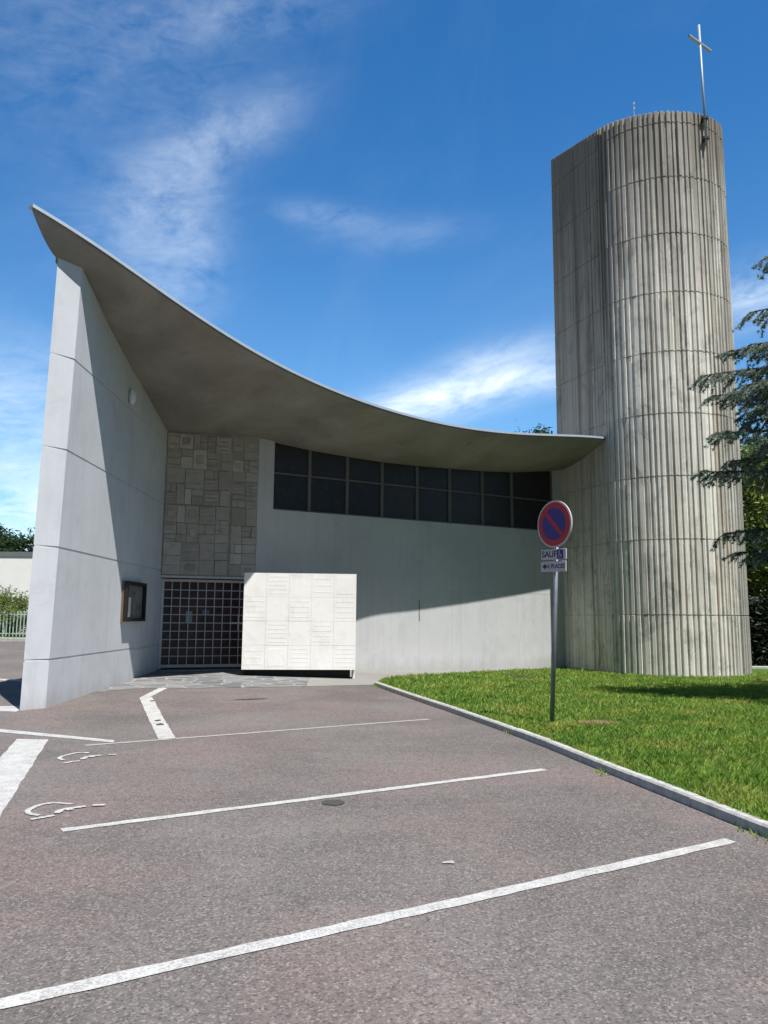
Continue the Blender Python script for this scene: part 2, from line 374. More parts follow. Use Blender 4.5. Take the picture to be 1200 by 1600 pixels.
M['cedar'] = leaf_mat('cedar_needles', (.10, .14, .11), (.24, .30, .24), (.45, .50, .40), None, .40)
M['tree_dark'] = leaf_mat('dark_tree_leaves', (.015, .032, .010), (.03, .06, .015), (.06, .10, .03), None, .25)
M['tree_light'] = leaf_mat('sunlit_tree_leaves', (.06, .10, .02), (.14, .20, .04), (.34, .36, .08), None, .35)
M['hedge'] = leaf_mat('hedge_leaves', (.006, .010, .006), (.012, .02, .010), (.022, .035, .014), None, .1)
M['bark'] = plain('bark', (.07, .055, .04), .95, .1, 0, .4, 12)

# ------------------------------------------------------------------ ground
def sheet(name, poly, off, m, cuts=10, **kw):
    bm = bmesh.new(); vs = [bm.verts.new((x, y, 0)) for x, y in poly]; bm.faces.new(vs)
    bmesh.ops.triangulate(bm, faces=bm.faces[:])
    while True:
        lng = [e for e in bm.edges if e.calc_length() > 1.2]
        if not lng or len(bm.faces) > 12000: break
        bmesh.ops.subdivide_edges(bm, edges=lng, cuts=1); bmesh.ops.triangulate(bm, faces=bm.faces[:])
    for x0 in (-3.43, 5.7):
        bmesh.ops.bisect_plane(bm, geom=bm.verts[:] + bm.edges[:] + bm.faces[:], plane_co=(x0, 0, 0), plane_no=(1, 0, 0))
    for v in bm.verts: v.co.z = gz(v.co.x, v.co.y) + off
    bmesh.ops.recalc_face_normals(bm, faces=bm.faces)
    for f in bm.faces:
        if f.normal.z < 0: f.normal_flip()
    me = bpy.data.meshes.new(name); bm.to_mesh(me); bm.free()
    return link(name, me, m, **kw)
xs = sorted(set([-1500, -600, -250, -120, -70, -45] + [round(-30 + .5 * i, 3) for i in range(121)] + [-3.43, 5.7] + [45, 70, 120, 250, 600, 1500]))
ys = sorted(set([-300, -100, -40, -15] + [round(-6 + .5 * i, 3) for i in range(103)] + [60, 80, 120, 250, 600, 1500]))
V = [(x, y, gz(x, y)) for y in ys for x in xs]; nx = len(xs)
F = [(j * nx + i, j * nx + i + 1, (j + 1) * nx + i + 1, (j + 1) * nx + i) for j in range(len(ys) - 1) for i in range(nx - 1)]
rawmesh('ground', V, F, M['asphalt'], kind='structure')

KERB = [(-.19, 18.2), (.50, 15.85), (1.14, 13.67), (1.66, 11.7), (2.06, 10.0), (2.33, 8.6), (2.60, 7.3), (2.88, 5.96), (3.3, 4.2), (3.9, 1.6), (4.5, -1.0)]
def offs(poly, d):
    out = []
    for i, p in enumerate(poly):
        a = poly[max(i - 1, 0)]; b = poly[min(i + 1, len(poly) - 1)]
        tx, ty = b[0] - a[0], b[1] - a[1]; L = sqrt(tx * tx + ty * ty); out.append((p[0] - ty / L * d, p[1] + tx / L * d))
    return out
KIN = offs(KERB, .10)
# lawn sheet
LAWN = KIN[:] + [(30, -1), (40, 10), (40, 30), (12, 30), (11.5, 27.5), (6.4, 27.0), (4.05, 24.6), (2.3, 22.3), (.72, 20.3), (.05, 19.05)]
sheet('lawn', LAWN, .075, M['lawn'], kind='structure')
def curb(name, line, wid, h, **kw):
    # resample finely, with chamfered top edges and real joints between stones
    pts = []
    for i in range(len(line) - 1):
        a, b = np.array(line[i]), np.array(line[i + 1]); n = max(1, int(np.linalg.norm(b - a) / .33))
        for k in range(n): pts.append(a + (b - a) * k / n)
    pts.append(np.array(line[-1])); mb = MB(); random.seed(3)
    acc = 0; seg = []
    def flush(seg):
        prof = [(0, -.05), (0, h - .018), (.018, h), (wid - .01, h), (wid, h - .01), (wid, -.05)]
        o = [offs([tuple(p) for p in seg], d) for d, _ in prof]; vs = []; j = random.uniform(-.003, .003)
        for i in range(len(seg)):
            for k, (d, z) in enumerate(prof): vs.append((o[k][i][0], o[k][i][1], gz(*seg[i]) + z + (j if z > 0 else 0)))
        m_ = len(prof); fs = [(i * m_ + k, i * m_ + k + 1, (i + 1) * m_ + k + 1, (i + 1) * m_ + k) for i in range(len(seg) - 1) for k in range(m_ - 1)]
        fs += [tuple(range(m_)), tuple((len(seg) - 1) * m_ + k for k in range(m_))[::-1]]
        mb.add(vs, fs)
    for i in range(len(pts) - 1):
        seg.append(pts[i]); acc += np.linalg.norm(pts[i + 1] - pts[i])
        if acc > .95 or i == len(pts) - 2:
            e = pts[i + 1] - (pts[i + 1] - pts[i]) / np.linalg.norm(pts[i + 1] - pts[i]) * .008
            seg.append(e); flush(seg); seg = []; acc = 0
    return mb.build(name, M['kerb'], **kw)
curb('kerb', KERB, .10, .092, kind='structure')
curb('lawn_edging', [(4.02, 24.75), (2.25, 22.42), (.66, 20.42), (-.03, 19.1), (-.25, 18.2)], .06, .05, kind='structure')

sheet('stone_paving', [(-5.76, 15.6), (-5.3, 16.35), (-4.94, 16.6), (-3.99, 16.6), (-2.97, 16.9), (-1.7, 17.5), (-1.9, 20.9), (-3.3, 21.6), (-5.9, 20.9)], .006, M['paving'], kind='structure')
sheet('concrete_path', [(-1.69, 17.5), (-.27, 18.3), (-.05, 19.1), (.66, 20.4), (2.25, 22.4), (4.02, 24.8), (6.3, 27.2), (5.6, 27.3), (-2.0, 22.3), (-1.89, 20.9)], .006, M['concrete_path'], kind='structure')

# painted markings, each its own object
def strip(name, quad, label, cat='road marking', group=None, off=.005, rag=0.007, m='paint'):
    a, b, c, d = [np.array(p, float) for p in quad]   # a->b one short side, d->c other (a-d and b-c long)
    L = max(np.linalg.norm(d - a), .1); n = max(2, int(L / .12)); vs = []; rnd = random.Random(int(L * 1000))
    for i in range(n + 1):
        t = i / n; p = a + (d - a) * t; q = b + (c - b) * t
        nrm = (q - p) / np.linalg.norm(q - p); p = p - nrm * rnd.uniform(-rag, rag); q = q + nrm * rnd.uniform(-rag, rag)
        for r in (p, q): vs.append((r[0], r[1], gz(r[0], r[1]) + off))
    o = rawmesh(name, vs, [(2 * i, 2 * i + 1, 2 * i + 3, 2 * i + 2) for i in range(n)], M[m])
    tag(o, label, cat, group); return o
def bar(p, q, wdt):
    p, q = np.array(p, float), np.array(q, float); t = (q - p) / np.linalg.norm(q - p); n = np.array((-t[1], t[0])) * wdt / 2
    return [p - n, p + n, q + n, q - n]
G = 'white painted lines of the parking bays'
strip('parking_line', bar((-1.58, 3.44), (2.56, 5.94), .105), 'longest white bay line, crossing the foreground asphalt below the others', group=G)
strip('parking_line', bar((-2.39, 6.06), (1.74, 8.58), .10), 'white bay line just below the nearer painted wheelchair symbol', group=G)
strip('parking_line', bar((-3.66, 9.86), (.74, 12.62), .09), 'faintest white bay line farthest from the camera, ending near the kerb', group=G, m='faded_paint')
strip('white_line', [(-5.60, 11.05), (-5.72, 11.35), (-3.44, 10.28), (-3.40, 10.10)], 'white line running from the left edge to the bays past the wall foot', group=G)
strip('guide_strip', [(-2.92, 10.42), (-2.70, 10.46), (-4.39, 15.12), (-4.62, 15.05)], 'wide white strip on the asphalt bent toward the gate, with dark scuffs')
strip('guide_line', [(-4.60, 15.09), (-4.43, 15.12), (-4.73, 20.35), (-4.92, 20.3)], 'thin white line crossing the stone paving up to the gate')
strip('crossing_bar', [(-4.72, 10.32), (-4.30, 10.29), (-2.55, 4.95), (-2.97, 4.95)], 'broad white bar on the asphalt at the left edge, beside the wheelchair symbols')
strip('paint_corner', [(-7.15, 13.15), (-7.25, 13.55), (-6.12, 13.75), (-6.0, 13.02)], 'short white painted patch at the outer foot of the pale wall')

def patch(name, cx, cy, rx, ry, m, off, label, cat, rot=0, seed=1, rag=.25, n=26):
    rnd = random.Random(seed); vs = [(cx, cy, gz(cx, cy) + off)]
    for k in range(n):
        r = 1 + rnd.uniform(-rag, rag); x = rx * r * cos(2 * pi * k / n); y = ry * r * sin(2 * pi * k / n)
        X = cx + x * cos(rot) - y * sin(rot); Y = cy + x * sin(rot) + y * cos(rot); vs.append((X, Y, gz(X, Y) + off))
    o = rawmesh(name, vs, [(0, 1 + k, 1 + (k + 1) % n) for k in range(n)], m); tag(o, label, cat)
    return o
M['stain'] = plain('dark_asphalt_patch', (.075, .068, .064), .9, .2, 0, .4, 60)
for i, (x, y) in enumerate(((-3.28, 11.75), (-3.42, 12.15), (-4.22, 14.55))):
    patch('scuff', x, y, .045, .09, M['stain'], .009, ('dark scuff on the white guide strip, nearest its lower end', 'dark scuff in the middle of the white guide strip', 'dark scuff on the white guide strip close to its bend')[i], 'scuff', .3, 20 + i, .4, 12)
def wheelchair(name, S, label):
    vs, fs = [], []
    for c, (line, wd) in enumerate(S):
        pts = np.array(line); fine = []
        for _ in range(2 if len(pts) > 2 else 0):
            q = [pts[0]]
            for a_, b_ in zip(pts[:-1], pts[1:]): q += [a_ * .75 + b_ * .25, a_ * .25 + b_ * .75]
            pts = np.array(q + [pts[-1]])
        for i in range(len(pts) - 1):
            for k in range(2): fine.append(pts[i] + (pts[i + 1] - pts[i]) * k / 2)
        fine.append(pts[-1]); k0 = len(vs); rnd = random.Random(4)
        for i, p in enumerate(fine):
            t = fine[min(i + 1, len(fine) - 1)] - fine[max(i - 1, 0)]; t = t / np.linalg.norm(t); n = np.array((-t[1], t[0])) * wd * .72 * rnd.uniform(.75, 1.15)
            for q in (p - n, p + n): vs.append((q[0], q[1], gz(*q) + .007 + .001 * c))
        fs += [(k0 + 2 * i, k0 + 2 * i + 1, k0 + 2 * i + 3, k0 + 2 * i + 2) for i in range(len(fine) - 1)]
    o = rawmesh(name, vs, fs, M['paint']); tag(o, label, 'road symbol', 'wheelchair symbols on the parking bays')
wheelchair('wheelchair_symbol', [([(-2.628, 6.858), (-2.707, 6.882), (-2.794, 6.906), (-2.871, 6.863), (-2.906, 6.757), (-2.906, 6.619), (-2.844, 6.524), (-2.741, 6.48)], .035),
    ([(-2.755, 6.353), (-2.719, 6.376), (-2.674, 6.424), (-2.623, 6.484)], .035), ([(-2.629, 6.543), (-2.641, 6.66), (-2.578, 6.717), (-2.486, 6.785)], .04), ([(-2.60, 6.691), (-2.556, 6.650)], .05), ([(-2.439, 6.812), (-2.338, 6.829)], .045)],
    'larger white wheelchair symbol painted nearer the camera')
wheelchair('wheelchair_symbol', [([(-3.416, 9.316), (-3.491, 9.370), (-3.57, 9.33), (-3.61, 9.2), (-3.640, 9.079), (-3.617, 8.963), (-3.519, 8.87)], .034),
    ([(-3.449, 8.684), (-3.416, 8.717), (-3.39, 8.796), (-3.321, 8.815)], .034), ([(-3.334, 8.911), (-3.348, 9.026), (-3.330, 9.11), (-3.297, 9.13), (-3.219, 9.185)], .045), ([(-3.31, 9.10), (-3.272, 9.05)], .05), ([(-3.153, 9.205), (-3.062, 9.227)], .04)],
    'smaller fainter white wheelchair symbol painted farther from the camera')

patch('tar_patch', -.42, 7.0, .10, .10, M['stain'], .006, 'small dark round tar patch between the two middle bay lines', 'patch', .3, 5, .1)
patch('tar_patch', -2.5, 15.0, .34, .09, M['stain'], .006, 'dark flat patch in the asphalt in front of the white block', 'patch', .5, 8, .2)
patch('paint_fleck', .45, 5.36, .05, .03, M['paint'], .008, 'tiny white paint fleck above the foreground bay line', 'paint mark', .6, 3, .5, 9)
M['dirt'] = plain('bare_dirt', (.20, .135, .085), .95, .1, 0, .35, 25)
patch('bare_soil', 3.18, 11.85, .42, .20, M['dirt'], .088, 'bare brown soil patch in the lawn beside the sign post', 'soil', .0, 9, .3)
sm = MB()
_e = np.array((.54, -1.5)) / np.linalg.norm((.54, -1.5))
sm.box((3.45, 22.55, gz(3.6, 22)), (_e[0], _e[1], 0), (-_e[1], _e[0], 0), (0, 0, 1), (0, -.1, 0), (1.5, .12, .13))
sm.build('drain_slab', M['stain'], bevel=.01, label='low dark slab lying in the grass near the wall foot', cat='slab')

# ------------------------------------------------------------------ tower
CR = np.array((7.17, 24.48)); TR = 2.29; _n0 = np.array((sin(radians(247.4)), cos(radians(247.4)))); TC = CR - _n0 * TR
td = np.array((sin(radians(-22.6)), cos(radians(-22.6)))); tn = np.array((-td[1], td[0])); tn = tn if tn[0] < 0 else -tn   # flat side's outward normal
bell = thing('bell_tower', (9.3, 24.9, -.15), 'tall ribbed raw concrete tower with a rounded front and flat left side', 'tower')
def tower_top(x, y): return 17.90 + .19 * (y - 23.1)
rnd = random.Random(11)
plan = []   # (x, y, nx, ny)
def addp(p, n, d): plan.append((p[0], p[1], n[0], n[1], d))
crease = CR
# left flat face, from back to crease
LB = 2.68; s = 0.0
path = []
while s < LB:
    g = rnd.uniform(.10, .30) if s < 1.6 else rnd.uniform(.07, .16); rwd = rnd.uniform(.03, .07); h = rnd.uniform(.004, .014) if s < 1.9 else rnd.uniform(.012, .025)
    path.append((s, s + g, s + g + rwd, h)); s += g + rwd
for s0, s1, s2, h in path:
    if s2 > LB: break
    for q, d in ((s1, 0), (s1 + .008, h), (s2 - .008, h), (s2, 0)):
        addp(crease + td * (LB - q), tn, d)
plan.insert(0, (*(crease + td * LB), tn[0], tn[1], 0))
a0 = atan2(_n0[1], _n0[0]); sarc = 0.02; tot = radians(178) * TR
while sarc < tot - .2:
    g = rnd.choice([.055, .06, .07, .08, .095]); rwd = rnd.choice([.085, .10, .11, .12, .14, .17]) if sarc > .3 else .06; h = rnd.uniform(.048, .068)
    for q, d in ((sarc, 0), (sarc + .016, h), (sarc + rwd - .014, h * .97), (sarc + rwd, 0), (sarc + rwd + g * .5, -.004)):
        a = a0 + q / TR; n = np.array((cos(a), sin(a))); addp(TC + n * TR, n, d)
    sarc += rwd + g
_ae = a0 + tot / TR; _ne = np.array((cos(_ae), sin(_ae))); addp(TC + _ne * TR, _ne, 0); addp(crease + td * LB - tn * 4.4, -tn, 0)
NP = len(plan)
levels = [-.35]
JZ = [1.74, 4.0, 5.93, 7.88, 9.85, 11.78, 13.72, 15.63, 17.5]
for j in JZ: levels += [('a', j)]
rings = []; rr = random.Random(5)
def ring(z, inset, tw=None, jit=0):
    out = []
    for i, (x, y, a, b, d) in enumerate(plan):
        dd = d * (tw[i] if tw is not None else 1) - inset * (1 if d > .02 else .5); zz = z(x, y) if callable(z) else z + (rr.uniform(-jit, jit))
        out.append((x + a * dd, y + b * dd, zz))
    rings.append(out)
def lift_factors():
    f = []; last = 1.0; lastd = None
    for i, p in enumerate(plan):
        if abs(p[4]) < 1e-6: last = rr.uniform(.72, 1.15)
        f.append(last)
    return f
tw = lift_factors(); ring(-.35, 0, tw)
prev = -.35
for j in JZ:
    n = 3
    for k in range(1, n): ring(prev + (j - prev) * k / n, rr.uniform(-.001, .003), tw)
    ring(j - .020, 0, tw, .004); ring(j - .012, .05, tw, .006); tw = lift_factors(); ring(j + .016, .05, tw, .006); ring(j + .022, 0, tw, .004); prev = j + .022
ring(lambda x, y: tower_top(x, y) - .02, 0, tw); ring(tower_top, .012, tw)
tv = [p for r in rings for p in r]; tf = []
for i in range(len(rings) - 1):
    for k in range(NP):
        tf.append((i * NP + k, i * NP + (k + 1) % NP, (i + 1) * NP + (k + 1) % NP, (i + 1) * NP + k))
mb = MB(); mb.add(tv, tf); mb.f.append(tuple((len(rings) - 1) * NP + k for k in range(NP)))
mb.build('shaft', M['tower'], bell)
# cross on brackets fixed to the front of the tower
cross = thing('cross', (10.28, 23.1, 16.8), 'slim pale metal cross rising from the top of the concrete tower', 'cross')
mb = MB(); mb.tube([(10.29, 23.12, 16.78), (10.24, 23.12, 21.03)], .043, 8); mb.build('pole', M['crossmetal'], cross, smooth=True)
mb = MB(); ad = np.array((.82, .57, 0)); ad /= np.linalg.norm(ad)
mb.box((10.248, 23.12, 20.36), ad, (-ad[1], ad[0], 0), (0, 0, 1), (-.60, -.047, -.038), (.60, .047, .038)); mb.build('arm', M['crossmetal'], cross, bevel=.008)
for z in (17.70, 17.00):
    mb = MB(); mb.box((10.28, 23.12, z), (1, 0, 0), (0, 1, 0), (0, 0, 1), (-.09, -.08, -.05), (.09, .34, .05)); mb.build('bracket', M['stain'], cross, bevel=.01)
ant = thing('antenna', (8.3, 24.0, 18.0), 'tiny pale aerial rod on the tower top left of the cross', 'antenna')
mb = MB(); mb.tube([(8.30, 24.0, 18.0), (8.30, 24.0, 18.84)], .012, 6); mb.build('rod', M['flashing'], ant)
for z in (18.62, 18.80):
    mb = MB(); mb.tube([(8.30, 24.0, z), (8.30, 24.0, z + .07)], .035, 8); mb.build('cup', M['flashing'], ant)

# ------------------------------------------------------------------ church
church = thing('church', (0, 22, 0), 'modern grey concrete church with a roof sweeping up to a sharp point', 'church')
EDGE = np.array([(-6.274, 12.860, 8.797), (-6.074, 13.052, 8.731), (-5.864, 13.253, 8.653), (-5.648, 13.461, 8.565), (-5.428, 13.680, 8.470), (-5.203, 13.910, 8.367), (-4.971, 14.148, 8.257), (-4.730, 14.388, 8.139), (-4.481, 14.630, 8.015), (-4.224, 14.879, 7.890), (-3.962, 15.145, 7.770), (-3.694, 15.432, 7.658), (-3.421, 15.740, 7.554), (-3.139, 16.069, 7.460), (-2.848, 16.419, 7.377), (-2.546, 16.790, 7.304), (-2.233, 17.183, 7.243), (-1.906, 17.594, 7.193), (-1.564, 18.024, 7.153), (-1.206, 18.467, 7.123), (-0.830, 18.920, 7.101), (-0.436, 19.376, 7.085), (-0.023, 19.823, 7.074), (0.407, 20.251, 7.064), (0.853, 20.641, 7.053), (1.312, 20.983, 7.038), (1.783, 21.289, 7.025), (2.264, 21.586, 7.021), (2.760, 21.898, 7.033), (3.269, 22.211, 7.059), (3.791, 22.525, 7.096), (4.328, 22.843, 7.147), (4.879, 23.169, 7.208), (5.445, 23.499, 7.276), (6.028, 23.842, 7.346), (6.633, 24.212, 7.410), (6.956, 24.411, 7.436), (7.30, 24.62, 7.45)])
# smooth the measured edge with a low order fit against arc length
arc = np.r_[0, np.cumsum(np.linalg.norm(np.diff(EDGE[:, :2], axis=0), axis=1))]; arc /= arc[-1]
_td = np.linspace(0, 1, 401); _ed = np.stack([np.interp(_td, arc, EDGE[:, k]) for k in range(3)], 1)
for _ in range(60): _ed[1:-1] = (_ed[:-2] + 2 * _ed[1:-1] + _ed[2:]) / 4
def edge(t): return np.array([np.interp(t, _td, _ed[:, k]) for k in range(3)])
LWD = np.array((-.1446, 7.0)) / np.linalg.norm((-.1446, 7.0))       # direction of the left wall
def lwx(y): return -5.732 - .0216 * (y - 13.46)
WL = [(-6.06, 13.50, 8.10), (lwx(13.9), 13.90, 8.09), (lwx(14.68), 14.68, 7.85), (lwx(15.58), 15.58, 7.57), (lwx(16.87), 16.87, 7.27), (lwx(18.58), 18.58, 6.95), (-5.88, 20.45, 6.55),
      (-4.7, 20.91, 6.57), (-3.52, 21.32, 6.58), (-2.12, 22.09, 6.43), (-1.06, 22.68, 6.37), (-.01, 23.26, 6.33), (1.09, 23.88, 6.34), (2.17, 24.47, 6.38), (3.3, 25.1, 6.43), (4.39, 25.71, 6.51), (5.92, 26.55, 6.73), (6.42, 26.83, 6.80)]
WT = [0, .045, .075, .11, .16, .22, .29, .35, .42, .49, .55, .61, .67, .73, .79, .85, .95, 1.0]      # matching place along the front edge
EX = [(-6.12, 13.58, 8.06), (-6.12, 14.1, 8.0)] + [(-6.12, a[1] + .05, a[2]) for a in WL[2:6]] + [(-6.12, 21.0, 6.5), (-6.12, 25, 6.3), (-6.12, 29, 6.2)] + [(a[0] - 2.4, a[1] + 7.0, a[2] + .1) for a in WL[9:]]
def itp(t, arr): return np.array([np.interp(t, WT, [a[k] for a in arr]) for k in range(3)])
NU, NV = 120, 12
def soff(t, v):
    Wp = itp(t, WL); E_ = edge(t).copy(); E_[2] -= .105
    p = Wp + (E_ - Wp) * v; ex = 1.55
    p[2] = Wp[2] + (E_[2] - Wp[2]) * v ** ex
    return p
grid = []
for i in range(NU + 1):
    t = i / NU; row = [soff(t, 1 - j / NV) for j in range(NV + 1)]
    row[0] = row[0]; Ex = itp(t, EX); row += [row[-1] + (Ex - row[-1]) * k / 3 for k in (1, 2, 3)]
    grid.append(row)
NJ = len(grid[0]); sv = [tuple(p) for r in grid for p in r]
top = [tuple(p + np.array((0, 0, .10 + .10 * min(1, j / 6)))) for r in grid for j, p in enumerate(r)]
nv = len(sv); q = lambda i, j: i * NJ + j
sf = [(q(i, j), q(i + 1, j), q(i + 1, j + 1), q(i, j + 1)) for i in range(NU) for j in range(NJ - 1)]
sf += [tuple(k + nv for k in f[::-1]) for f in sf]
for i in range(NU): sf.append((q(i, 0), q(i, 0) + nv, q(i + 1, 0) + nv, q(i + 1, 0))); sf.append((q(i, NJ - 1), q(i + 1, NJ - 1), q(i + 1, NJ - 1) + nv, q(i, NJ - 1) + nv))
for j in range(NJ - 1): sf.append((q(0, j), q(0, j + 1), q(0, j + 1) + nv, q(0, j) + nv)); sf.append((q(NU, j), q(NU, j) + nv, q(NU, j + 1) + nv, q(NU, j + 1)))
mb = MB(); mb.add(sv + top, sf); roof = mb.build('roof', M['soffit'], church, smooth=True)
roof.data.set_sharp_from_angle(angle=radians(35))
# metal flashing along the front edge
fl = MB(); fv = []; n = 160
for i in range(n + 1):
    t = i / n; p = edge(t); d = edge(min(1, t + .003)) - edge(max(0, t - .003)); d[2] = 0; d /= np.linalg.norm(d); out = np.array((d[1], -d[0], 0))
    for a, b in ((.035, 0), (.035, -.062), (.018, -.064), (.018, -.012), (-.22, .012), (-.22, .03)): fv.append(p + out * a + np.array((0, 0, b)))
k = 6
fl.add(fv, [(i * k + a, i * k + (a + 1) % k, (i + 1) * k + (a + 1) % k, (i + 1) * k + a) for i in range(n) for a in range(k)] + [tuple(range(k)), tuple(n * k + a for a in range(k))])
fl.build('flashing', M['flashing'], roof)

def wall_loft(name, pl, zb, ztop, joints, m, inset=.016):
    """pl: list of (xb,yb,xt,yt,nx,ny, groove?) closed plan; ztop: list of z per vertex; lean between base and top"""
    n = len(pl); R = []
    def rg(fz, ins):
        out = []
        for i, (xb, yb, xt, yt, nx_, ny_) in enumerate(pl):
            z = fz[i] if hasattr(fz, '__len__') else fz; t = min(max(z / 8.0, 0), 1)
            out.append((xb + (xt - xb) * t - nx_ * ins, yb + (yt - yb) * t - ny_ * ins, z))
        R.append(out)
    rg(zb, 0)
    for j in joints:
        rg([min(j - .018, zt - .03) for zt in ztop], 0); rg([min(j - .016, zt - .02) for zt in ztop], inset); rg([min(j + .016, zt - .01) for zt in ztop], inset); rg([min(j + .018, zt) for zt in ztop], 0)
    rg(ztop, 0)
    mb = MB(); mb.add([p for r in R for p in r], [(i * n + k_, i * n + (k_ + 1) % n, (i + 1) * n + (k_ + 1) % n, (i + 1) * n + k_) for i in range(len(R) - 1) for k_ in range(n)])
    mb.f.append(tuple((len(R) - 1) * n + k_ for k_ in range(n)))
    return mb.build(name, m, church)
pl = []; zt = []
def wtop(y): return np.interp(y, [a[1] for a in WL[1:7]], [a[2] for a in WL[1:7]])
pl.append((-6.02, 13.18, -6.04, 13.50, -.6, -.8)); zt.append(8.13)
pl.append((-5.73, 13.50, -5.742, 13.88, .9, -.4)); zt.append(8.14)
for y in (14.68, 15.58, 16.87, 18.58, 20.49): pl.append((lwx(y), y, lwx(y), y, 1, .02)); zt.append(float(wtop(y)) + .05)
pl.append((-5.90, 20.95, -5.90, 20.95, 0, 0)); zt.append(6.6)
pl.append((-6.10, 20.95, -6.10, 20.95, 0, 0)); zt.append(6.6)
for y in (18.58, 16.87, 15.58, 14.68): pl.append((-6.08, y, -6.09, y, -1, 0)); zt.append(float(wtop(y)) + .05)
wall_loft('side_wall', pl, -.4, zt, (.83, 2.775, 4.545, 6.27), M['wall_side'])

# facade plane
FA = np.array((-3.5106, 21.35)); fd = np.array((sin(radians(61)), cos(radians(61)))); fn = np.array((fd[1], -fd[0]))    # outward (towards camera)
FA = FA + fd * 0.0
E3 = lambda v: (v[0], v[1], 0.0)
def fpt(s_, d_, z_): p = FA + fd * s_ + fn * d_; return (p[0], p[1], z_)
def s_of(x): return (x - FA[0]) / fd[0]
SW = [s_of(x) for x in (-3.12, -2.12, -1.05, -.01, 1.09, 2.16, 3.29, 4.36, 5.92)]
S1 = s_of(6.75)
ZS = 4.585
def ftop(s_): x = FA[0] + fd[0] * s_; return float(np.interp(x, [a[0] for a in WL[8:]], [a[2] for a in WL[8:]]))
mb = MB(); fr = (E3(FA), E3(fd), E3(fn), (0, 0, 1))
mb.box(*fr, (-.02, -.35, -.5), (S1, 0, ZS))
def topbox(mb, s0, s1, d0, d1, z0):
    vs = [fpt(s0, d0, z0), fpt(s1, d0, z0), fpt(s1, d1, z0), fpt(s0, d1, z0), fpt(s0, d0, ftop(s0) + .06), fpt(s1, d0, ftop(s1) + .06), fpt(s1, d1, ftop(s1) + .06), fpt(s0, d1, ftop(s0) + .06)]
    mb.add(vs, [(0, 1, 2, 3), (4, 5, 6, 7), (0, 1, 5, 4), (1, 2, 6, 5), (2, 3, 7, 6), (3, 0, 4, 7)])
topbox(mb, -.02, SW[0], -.35, 0, ZS + .001); topbox(mb, SW[-1], S1, -.35, 0, ZS + .001)
mb.build('front_wall', M['wall'], church)
# hairline joints and cracks on the facade
for x, z0, z1, wd in ((1.09, .0, 4.57, .006), (2.16, .0, 4.57, .005), (-.95, 0.0, 4.5, .004)):
    s_ = s_of(x); ck = MB(); ck.box(*fr, (s_, 0, z0), (s_ + wd, .002, z1)); ck.build('facade_line', M['crack'], church)
ck = MB(); ck.box(*fr, (s_of(1.6), 0, 2.42), (s_of(5.8), .0025, 2.428)); ck.build('facade_line', M['crack'], church); ck = MB()
pts = [(5.05, 2.40), (4.93, 2.10), (4.70, 1.80), (4.55, 1.35), (4.50, .9), (4.46, .55), (4.47, .2)]
for (xa, za), (xb, zb) in zip(pts, pts[1:]):
    a, b = s_of(xa), s_of(xb); ck.add([fpt(a, .0035, za), fpt(a + .008, .0035, za), fpt(b + .008, .0035, zb), fpt(b, .0035, zb)], [(0, 1, 2, 3)])
ck.build('crack', M['crack'], church)
# windows: eight bays, each a frame with two panes
for i in range(8):
    a, b = SW[i], SW[i + 1]
    if i == 7: b -= .02
    wm = MB(); d0, d1 = -.20, -.10
    wm.box(*fr, (a + .001, d0, ZS + .002), (a + .045, d1, ftop(a) + .04))
    wm.box(*fr, (b - .046, d0, ZS + .002), (b - .002, d1, ftop(b) + .04))
    wm.box(*fr, (a + .046, d0, ZS + .002), (b - .047, d1, ZS + .05)); wm.box(*fr, (a + .046, d0, 5.63), (b - .047, d1, 5.67))
    wo = wm.build('window', M['frame'], church)
    for z0, z1 in ((ZS + .05, 5.63), (5.67, None)):
        pm = MB()
        if z1: pm.box(*fr, (a + .046, -.17, z0), (b - .047, -.15, z1))
        else:
            vs = [fpt(s_, d_, z_) for d_ in (-.17, -.15) for s_, z_ in ((a + .046, z0), (b - .047, z0), (b - .047, ftop(b) + .03), (a + .046, ftop(a) + .03))]
            pm.add(vs, [(0, 1, 2, 3), (4, 5, 6, 7), (0, 1, 5, 4), (1, 2, 6, 5), (2, 3, 7, 6), (3, 0, 4, 7)])
        pm.build('pane', M['pane'], wo)
mb = MB(); mb.box(*fr, (SW[0], -.34, ZS + .004), (SW[-1], -.21, 6.3)); mb.build('window_backing', M['black'], church)

